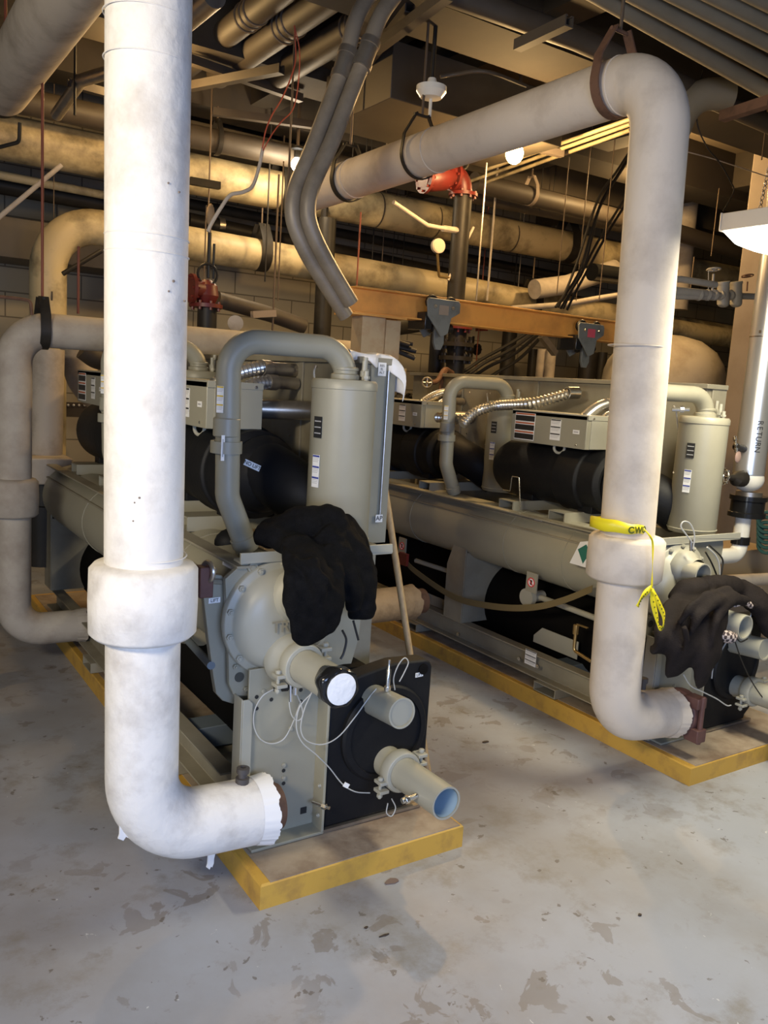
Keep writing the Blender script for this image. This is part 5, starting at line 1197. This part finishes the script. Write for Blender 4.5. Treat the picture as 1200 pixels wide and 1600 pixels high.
# webbing strap slung along the second chiller
pts = [W2(U(a, c, 'x', 3.04)) for a, c in ((630, 868), (640, 885), (665, 905), (695, 925), (722, 938), (760, 946), (800, 950), (840, 948), (880, 938), (925, 920))]
p = spline([U(a, c, 'x', 3.03) for a, c in ((630, 868), (640, 885), (665, 905), (695, 925), (722, 938), (760, 946), (800, 950), (840, 948), (880, 938), (925, 920))], 6)
vs = []; fs = []
for i, q in enumerate(p):
    for dz, dx in ((-0.018, 0), (0.018, 0), (0.018, 0.003), (-0.018, 0.003)): vs.append(q + V((dx, 0, dz)))
    if i: 
        a = (i - 1) * 4
        for k in range(4): fs.append((a + k, a + (k + 1) % 4, a + 4 + (k + 1) % 4, a + 4 + k))
tag(MB().add(vs, fs).build('webbing_strap', OLIVE), 'olive webbing strap sagging along the side of the right chiller', 'strap')
b = MB().bb(U(628, 862, 'x', 3.02), U(634, 885, 'x', 3.0)); tag(b.build('strap_hook', RED), 'red hook at the far end of the olive strap', 'hook')

# sensor wires on the front of the near chiller
Y = lambda L, y: [U(a, c, 'y', y) for a, c in L]
wl = [([(427, 1077), (410, 1088), (398, 1110), (397, 1135), (407, 1155), (425, 1162), (443, 1155), (455, 1135), (465, 1110), (470, 1095)], 2.37, 'grey wire loop hanging on the front stand'),
      ([(462, 1082), (470, 1100), (473, 1118), (465, 1126), (456, 1118), (452, 1100), (453, 1085)], 2.36, 'small grey wire loop under the bagged nozzle'),
      ([(488, 1080), (475, 1110), (470, 1140), (480, 1158), (505, 1163), (530, 1150), (555, 1120), (575, 1092), (588, 1076)], 2.30, 'grey wire swooping across the black cover to the upper nozzle'),
      ([(486, 1084), (468, 1105), (463, 1135), (472, 1160), (495, 1180), (515, 1200), (535, 1225), (555, 1237), (578, 1239)], 2.30, 'grey wire swooping down to the lower nozzle'),
      ([(617, 1078), (615, 1060), (622, 1040), (632, 1028), (638, 1035), (632, 1050), (624, 1065)], 2.27, 'grey wire loop above the short nozzle'),
      ([(606, 1255), (604, 1270), (612, 1275), (618, 1262), (612, 1248)], 2.25, 'thin wire loop under the long nozzle')]
for L, y, lab in wl:
    plabel(wire('sensor_wire', None, Y(L, y), 0.0022, CLEARW, parent=c1), lab)
b = MB().box(U(541, 1227, 'y', 2.296), (0.022, 0.004, 0.016), Matrix.Rotation(0.6, 3, 'Y')); b.build('wire_tag', WHITE, c1)
b = MB().cyl(U(428, 1077, 'y', 2.37), U(460, 1073, 'y', 2.36), 0.009, 10); b.cyl(U(440, 1075, 'y', 2.37), U(450, 1074, 'y', 2.36), 0.013, 8); b.build('plug_connector', BLKG, c1)
b = MB().cyl(U(462, 1064, 'y', 2.34), U(461, 1085, 'y', 2.34), 0.008, 10); b.cyl(U(454, 1066, 'y', 2.35), U(454, 1096, 'y', 2.35), 0.006, 8); b.build('sensor_probe', CHROME, c1)
wl2 = [([(535, 985), (541, 1000), (537, 1020), (532, 1030)], 2.3), ([(560, 985), (552, 1000), (548, 1012), (556, 1018)], 2.3), ([(541, 995), (552, 1025), (556, 1045)], 2.28), ([(552, 970), (556, 985), (560, 1000)], 2.3)]
for L, y in (wl2[0], wl2[3]): wire('sensor_wire', None, Y(L, y), 0.004, CABLE, parent=c1)
# second machine wires
P2 = lambda L, y: [W2(U(a, c, 'y', y)) for a, c in L]
for L, m in (([(1083, 858), (1085, 835), (1078, 818), (1068, 815), (1064, 823), (1072, 835), (1082, 848)], CLEARW), ([(1137, 1000), (1125, 1020), (1115, 1040), (1112, 1060)], CLEARW), ([(1068, 1054), (1080, 1072), (1100, 1082), (1120, 1092), (1135, 1102), (1142, 1102)], CLEARW),
             ([(1146, 995), (1158, 1030), (1172, 1060), (1190, 1088), (1198, 1092)], CABLE), ([(1150, 995), (1157, 1003), (1168, 998)], CABLE)):
    wire('sensor_wire', None, P2(L, 2.12), 0.003, m, parent=c2)
for i, L in enumerate(([(1105, 855), (1118, 868), (1124, 885), (1124, 912)], [(1102, 862), (1112, 880), (1120, 900), (1122, 914)], [(1108, 852), (1128, 872), (1128, 890), (1124, 912)])):
    wire('sensor_wire', None, P2(L, 2.28), 0.004, CLEARW if i == 0 else CABLE, parent=c2)
b = MB().cyl(W2(U(1080, 843, 'y', 2.3)), W2(U(1080, 860, 'y', 2.3)), 0.009, 10); b.build('sensor_well', CHROME, c2)
b = MB().cyl(W2(U(1050, 640, 'y', 2.45)), W2(U(1077, 640, 'y', 2.4)), 0.010, 10); b.cyl(W2(U(1062, 640, 'y', 2.43)), W2(U(1068, 640, 'y', 2.42)), 0.016, 8); b.build('pressure_sensor', CHROME, c2)

# ================================================================ loose things
# white plastic sheet over the starter cabinet
def sheet():
    nx, ny = 22, 16; vs = []; fs = []
    x0_, x1_ = 1.60, 1.835; y0_, y1_ = 2.62, 3.3
    for j in range(ny + 1):
        for i in range(nx + 1):
            u = i / nx; v = j / ny; x = x0_ + (x1_ - x0_) * u * 1.0; y = y0_ + (y1_ - y0_) * v
            z = 1.762 + 0.012 * noise.noise(V((x * 14, y * 9, 0)))
            if u > 0.82: z -= ((u - 0.82) / 0.18) ** 1.2 * (0.11 + 0.03 * math.sin(v * 9)); x = x0_ + (x1_ - x0_) * (0.86 + 0.14 * min(1, (u - 0.82) / 0.05)) + 0.012 * math.sin(v * 23)
            if v < 0.15: z -= ((0.15 - v) / 0.15) ** 1.3 * (0.030 + 0.055 * u * u + 0.010 * math.sin(u * 17)); y = y0_ + 0.08 + 0.02 * math.sin(u * 12)
            vs.append((x, y, z))
    for j in range(ny):
        for i in range(nx):
            a = j * (nx + 1) + i; fs.append((a, a + 1, a + nx + 2, a + nx + 1))
    o = MB().add(vs, fs).build('plastic_sheet', PLAST, ang=80)
    s_ = o.modifiers.new('solid', 'SOLIDIFY'); s_.thickness = 0.003
    q = o.modifiers.new('sub', 'SUBSURF'); q.levels = 1; q.render_levels = 1
    return tag(o, 'crumpled white plastic sheet draped over the starter cabinet top', 'sheet')
sheet()
# wooden pole
t0 = U(604, 780, 'y', 2.95); q = U(640, 1018, 'y', 2.72); dd = (q - t0).normalized(); bt = t0 + dd * (t0.z / -dd.z) * 0.999
tag(MB().tube([t0 - dd * 0.05, bt], 0.0145, 16).build('wooden_pole', WOOD), 'pale wooden pole leaning against the near chiller cabinet', 'pole')

# black plastic bag and white paper over the condenser nozzle end
ce = V((1.252, 2.072, 0.735)); e = empty('bagged_end', ce, 'white paper disc taped with black plastic over the near nozzle', 'cover')
b = MB(); n = 48; vs = []; fs = []; rnd = random.Random(2)
prof = [(0.058, 0.045), (0.061, 0.02), (0.062, -0.004), (0.060, -0.014), (0.046, -0.016)]
for j, (r, h) in enumerate(prof):
    for k in range(n):
        a = 2 * PI * k / n; rr = r + 0.0028 * math.sin(a * 7 + j) + (0.012 if j in (1, 2) else 0.004) * max(0, math.cos(a - 2.6)) ** 6; hh = h + (0.012 * math.sin(a * 3 + 1) if j == 0 else 0)
        vs.append(ce + V((rr * math.cos(a), hh, rr * math.sin(a))))
for j in range(len(prof) - 1):
    for k in range(n): fs.append((j * n + k, j * n + (k + 1) % n, (j + 1) * n + (k + 1) % n, (j + 1) * n + k))
b.add(vs, fs); o = b.build('black_plastic', BLKG, e, ang=70); m_ = o.modifiers.new('s', 'SOLIDIFY'); m_.thickness = 0.002
b = MB().lathe(ce + V((0, -0.0125, 0)), (0, -1, 0), [(0.050, 0), (0.050, 0.004), (0.047, 0.005), (0.025, 0.0045), (0, 0.006)], 48); b.build('paper_disc', mat('crumpled_paper', (0.86, 0.86, 0.85), 0.6, bump=0.6, bscale=35), e, ang=60)

# garments: bodies of cloth built from overlapping folds, fused and softened
def garment(name, label, cat, lobes, m, voxel=0.009, ref=None, fold=0.010, fscale=0.06, axis_stretch=None):
    b = MB()
    for pts, rs, sq in lobes:
        p = spline(pts, 6); R_ = []
        n = len(p)
        for i in range(n):
            f = i / (n - 1) * (len(rs) - 1); k = min(int(f), len(rs) - 2); R_.append(rs[k] + (rs[k + 1] - rs[k]) * (f - k))
        rings = []; N = 20
        for i, c in enumerate(p):
            t = (p[min(i + 1, n - 1)] - p[max(i - 1, 0)]).normalized()
            u = V(sq[2]) if len(sq) > 2 else V((1, 0, 0)); u = (u - t * u.dot(t)).normalized(); v = t.cross(u)
            rings.append([c + u * (R_[i] * sq[0] * math.cos(2 * PI * k / N)) + v * (R_[i] * sq[1] * math.sin(2 * PI * k / N)) for k in range(N)])
        vs = [q for g in rings for q in g]; fs = []
        for i in range(n - 1):
            for k in range(N): fs.append((i * N + k, i * N + (k + 1) % N, (i + 1) * N + (k + 1) % N, (i + 1) * N + k))
        fs.append(tuple(range(N - 1, -1, -1))); fs.append(tuple(range((n - 1) * N, n * N)))
        b.add(vs, fs)
    o = b.build(name, m, ang=180)
    r_ = o.modifiers.new('fuse', 'REMESH'); r_.mode = 'VOXEL'; r_.voxel_size = voxel; r_.use_smooth_shade = True
    s_ = o.modifiers.new('soften', 'SMOOTH'); s_.iterations = 6; s_.factor = 0.6
    t1 = bpy.data.textures.new(name + '_folds', 'CLOUDS'); t1.noise_scale = fscale; t1.noise_depth = 1
    d_ = o.modifiers.new('folds', 'DISPLACE'); d_.texture = t1; d_.strength = fold * 2.2; d_.mid_level = 0.5
    if ref is not None: d_.texture_coords = 'OBJECT'; d_.texture_coords_object = ref
    s2 = o.modifiers.new('soften2', 'SMOOTH'); s2.iterations = 3; s2.factor = 0.5
    s3 = o.modifiers.new('sub', 'SUBSURF'); s3.levels = 1; s3.render_levels = 1
    return tag(o, label, cat)
S = lambda px, py, y: U(px, py, 'y', y)
lob = [
    ([S(396, 842, 2.52), S(420, 835, 2.5), S(455, 822, 2.46), S(500, 815, 2.42)], [0.022, 0.045, 0.055, 0.055], (1, 1.1)),
    ([S(505, 830, 2.38), S(530, 860, 2.33), S(538, 900, 2.29), S(536, 940, 2.26)], [0.05, 0.05, 0.042, 0.025], (1, 0.7)),
    ([S(445, 835, 2.43), S(475, 845, 2.38), S(505, 870, 2.30), S(525, 905, 2.25), S(532, 950, 2.23)], [0.016, 0.018, 0.020, 0.018, 0.012], (1, 1)),
    ([S(470, 818, 2.42), S(515, 838, 2.37), S(545, 880, 2.31), S(556, 930, 2.27)], [0.016, 0.02, 0.02, 0.012], (1, 1)),
    ([S(448, 860, 2.30), S(470, 880, 2.22), S(500, 900, 2.18), S(525, 925, 2.2)], [0.012, 0.016, 0.018, 0.010], (1, 1)),
    ([S(490, 812, 2.44), S(515, 815, 2.42), S(540, 840, 2.40)], [0.045, 0.055, 0.05], (1, 1)),
    ([S(400, 830, 2.48), S(440, 842, 2.42), S(480, 862, 2.38), S(510, 890, 2.33)], [0.04, 0.05, 0.05, 0.05], (1, 0.8)),
    # front panel hanging over the upper nozzle
    ([S(462, 840, 2.36), S(478, 880, 2.27), S(487, 920, 2.22), S(492, 960, 2.21), S(486, 990, 2.21), S(484, 1003, 2.22)], [0.05, 0.082, 0.100, 0.098, 0.072, 0.045], (1, 0.42)),
    ([S(452, 850, 2.36), S(458, 900, 2.24), S(466, 940, 2.21), S(474, 985, 2.21)], [0.025, 0.03, 0.03, 0.028], (1, 1)),
    ([S(510, 860, 2.33), S(520, 900, 2.26), S(525, 940, 2.23), S(515, 975, 2.22)], [0.035, 0.035, 0.030, 0.02], (1, 1)),
    ([S(487, 870, 2.22), S(492, 905, 2.19), S(500, 945, 2.18), S(497, 985, 2.20)], [0.02, 0.026, 0.024, 0.02], (1, 1)),
    # sleeve at right
    ([S(520, 830, 2.40), S(548, 862, 2.36), S(562, 905, 2.32), S(566, 945, 2.30), S(564, 966, 2.30)], [0.06, 0.066, 0.062, 0.052, 0.046], (1, 0.8)),
    ([S(540, 880, 2.31), S(552, 920, 2.27), S(554, 955, 2.27)], [0.03, 0.032, 0.026], (1, 1)),
    ([S(530, 812, 2.46), S(558, 845, 2.42), S(575, 890, 2.38), S(581, 925, 2.35)], [0.035, 0.036, 0.034, 0.02], (1, 1)),
]
fold_ref = None
garment('hooded_sweatshirt', 'black sweatshirt draped over the crossbar and condenser head of the near chiller', 'sweatshirt', lob, KNIT, 0.007, None, 0.011, 0.055)
lob2 = [
    ([S(1050, 940, 2.26), S(1070, 925, 2.24), S(1100, 918, 2.22), S(1140, 918, 2.24), S(1180, 938, 2.26), S(1215, 965, 2.3)], [0.03, 0.05, 0.052, 0.055, 0.06, 0.05], (1, 1)),
    ([S(1080, 935, 2.22), S(1058, 965, 2.16), S(1040, 1000, 2.12), S(1025, 1015, 2.13), S(1014, 1012, 2.15)], [0.055, 0.085, 0.075, 0.045, 0.02], (1, 0.45)),
    ([S(1105, 935, 2.20), S(1090, 965, 2.12), S(1075, 1005, 2.08), S(1055, 1040, 2.09), S(1040, 1058, 2.10)], [0.06, 0.095, 0.110, 0.07, 0.02], (1, 0.4)),
    ([S(1125, 935, 2.15), S(1112, 975, 2.08), S(1104, 1020, 2.05), S(1098, 1055, 2.05), S(1093, 1076, 2.08)], [0.05, 0.085, 0.085, 0.055, 0.018], (1, 0.4)),
    ([S(1060, 975, 2.08), S(1078, 950, 2.06), S(1105, 930, 2.08), S(1140, 920, 2.12)], [0.014, 0.018, 0.020, 0.018], (1, 1)),
    ([S(1075, 1000, 2.04), S(1092, 965, 2.03), S(1115, 942, 2.05), S(1150, 930, 2.09)], [0.012, 0.020, 0.022, 0.018], (1, 1)),
    ([S(1112, 1010, 2.02), S(1116, 975, 2.03), S(1130, 950, 2.05), S(1155, 937, 2.08), S(1180, 950, 2.10)], [0.012, 0.020, 0.024, 0.024, 0.018], (1, 1)),
    ([S(1068, 978, 2.03), S(1073, 1000, 2.02), S(1068, 1020, 2.03)], [0.014, 0.016, 0.010], (1, 1)),
    ([S(1165, 920, 2.22), S(1188, 945, 2.17), S(1203, 975, 2.14), S(1215, 1000, 2.14)], [0.055, 0.075, 0.065, 0.03], (1, 0.6)),
    ([S(1160, 908, 2.24), S(1185, 925, 2.20), S(1215, 950, 2.18)], [0.018, 0.022, 0.02], (1, 1)),
]
garment('work_jacket', 'brown black work jacket draped over the nozzles of the right chiller', 'jacket', lob2, JACK, 0.009, None, 0.008, 0.08)
lob3 = [([S(1145, 945, 2.10), S(1162, 940, 2.08), S(1175, 948, 2.08)], [0.014, 0.018, 0.014], (1, 1))]
o = garment('jacket_lining', None, None, lob3, PLAID, 0.006, None, 0.003, 0.05)
jk = bpy.data.objects['work_jacket']; o.parent = jk; o.location = V(o['_w']) - V(jk['_w']); o['label'] = 'checked lining showing at the collar'
o = garment('jacket_lining', None, None, [([S(1122, 985, 2.07), S(1130, 992, 2.05), S(1142, 996, 2.05), S(1150, 993, 2.06)], [0.012, 0.028, 0.028, 0.012], (1, 1))], PLAID, 0.006, None, 0.003, 0.05)
o.parent = jk; o.location = V(o['_w']) - V(jk['_w'])
# caution tape round the cream riser
e = empty('caution_tape', U(965, 820, 'y', y2), 'yellow caution tape tied round the cream riser above its collar', 'tape')
zc = U(965, 820, 'y', y2).z; b = MB(); n = 48; vs = []; fs = []
for k in range(n + 1):
    a = 2 * PI * k / n; rr = 0.1105 + 0.0015 * math.sin(a * 5); zz = zc + 0.010 * math.cos(a) * -1 + 0.002 * math.sin(a * 7); h = 0.021 + 0.004 * math.sin(a * 2 + 1)
    p = V((2.645, y2, zz)) + V((math.cos(a) * rr, math.sin(a) * rr, 0))
    vs += [p - V((0, 0, h)), p + V((0, 0, h))]
    if k: fs.append((2 * k - 2, 2 * k, 2 * k + 1, 2 * k - 1))
cx_ = U(965, 820, 'y', y2).x
vs = [v + V((cx_ - 2.645, 0, 0)) for v in vs]
o = MB().add(vs, fs).build('tape_wrap', TAPE, e, ang=80); o.modifiers.new('s', 'SOLIDIFY').thickness = 0.0015
for i, ch in enumerate('CWO'):
    a = math.radians(248 + i * 17); d = V((math.cos(a), math.sin(a), 0)); u_ = V((0, 0, 1)).cross(d)
    text_mesh(ch, 0.036, V((cx_, y2, zc - 0.002)) + d * 0.1145, u_, (0, 0, 1), mat('dark_green_print', (0.08, 0.10, 0.01), 0.5), o, 'lettering', bold=0.0015)
def ribbon(L, w_, y, seed=1, tw=1.0, parent=e):
    p = spline([U(a, c, 'y', y + dy) for a, c, dy in L], 6); vs = []; fs = []; rnd = random.Random(seed)
    for i, q in enumerate(p):
        t = (p[min(i + 1, len(p) - 1)] - p[max(i - 1, 0)]).normalized(); s_ = t.cross(V((0, 1, 0))).normalized()
        an = tw * math.sin(i * 0.35 + seed); s_ = (s_ * math.cos(an) + V((0, 1, 0)) * math.sin(an)) * w_ / 2
        vs += [q - s_, q + s_]
        if i: fs.append((2 * i - 2, 2 * i, 2 * i + 1, 2 * i - 1))
    o = MB().add(vs, fs).build('tape_tail', TAPE, parent, ang=80); o.modifiers.new('s', 'SOLIDIFY').thickness = 0.0015
    b = MB()
    for i in range(6, len(p) - 2, 2):
        t = (p[i + 1] - p[i - 1]).normalized()
        b.sphere(p[i] - V((0, 0.004, 0)), w_ * 0.2, 6, (1, 0.3, 1))
    if seed != 1: b.build('print_marks', mat('dark_green_print', (0.08, 0.10, 0.01)), o)
    return o
ribbon([(1006, 826, -0.02), (1016, 838, -0.02), (1020, 850, 0), (1020, 880, 0), (1019, 905, 0), (1018, 918, 0)], 0.008, 2.06, 1, 0.6)
ribbon([(1018, 918, 0), (1020, 940, 0), (1026, 965, 0), (1030, 980, 0), (1036, 980, 0), (1037, 962, 0), (1030, 945, 0), (1020, 922, 0)], 0.020, 2.06, 2, 0.5)
ribbon([(1018, 918, 0), (1010, 925, 0), (1002, 935, 0), (996, 948, 0.0)], 0.022, 2.05, 3, 0.4)

# crumbs and scraps on the floor
b = MB(); rnd = random.Random(11)
SCR = mat('dark_scrap', (0.05, 0.035, 0.025), 0.8)
for i, (px, py, sx, sy, m, lab) in enumerate(((612, 1378, 0.030, 0.016, mat('flaked_brown', (0.17, 0.12, 0.10), 0.8), 'flake of loose brown paint on the floor in front of the near pad'), (600, 1462, 0.018, 0.004, SCR, 'small dark curl on the floor in the foreground'), (572, 1450, 0.008, 0.006, SCR, 'tiny dark crumb on the floor in the foreground'),
        (1000, 1430, 0.008, 0.006, SCR, 'tiny dark crumb on the floor at right foreground'), (758, 1160, 0.02, 0.01, SCR, 'dark scrap on the floor between the two pads'))):
    c = U(px, py, 'z', 0.001); pl = []
    for k in range(9):
        a = 2 * PI * k / 9; f = rnd.uniform(0.6, 1.15); pl.append((math.cos(a) * sx * f, math.sin(a) * sy * f))
    tag(MB().prism(pl, 0.003, c, (1, 0, 0), (0, 1, 0)).build('floor_debris', m), lab, 'debris')

# tidy: drop the builder's bookkeeping
for o in bpy.data.objects:
    if '_w' in o: del o['_w']
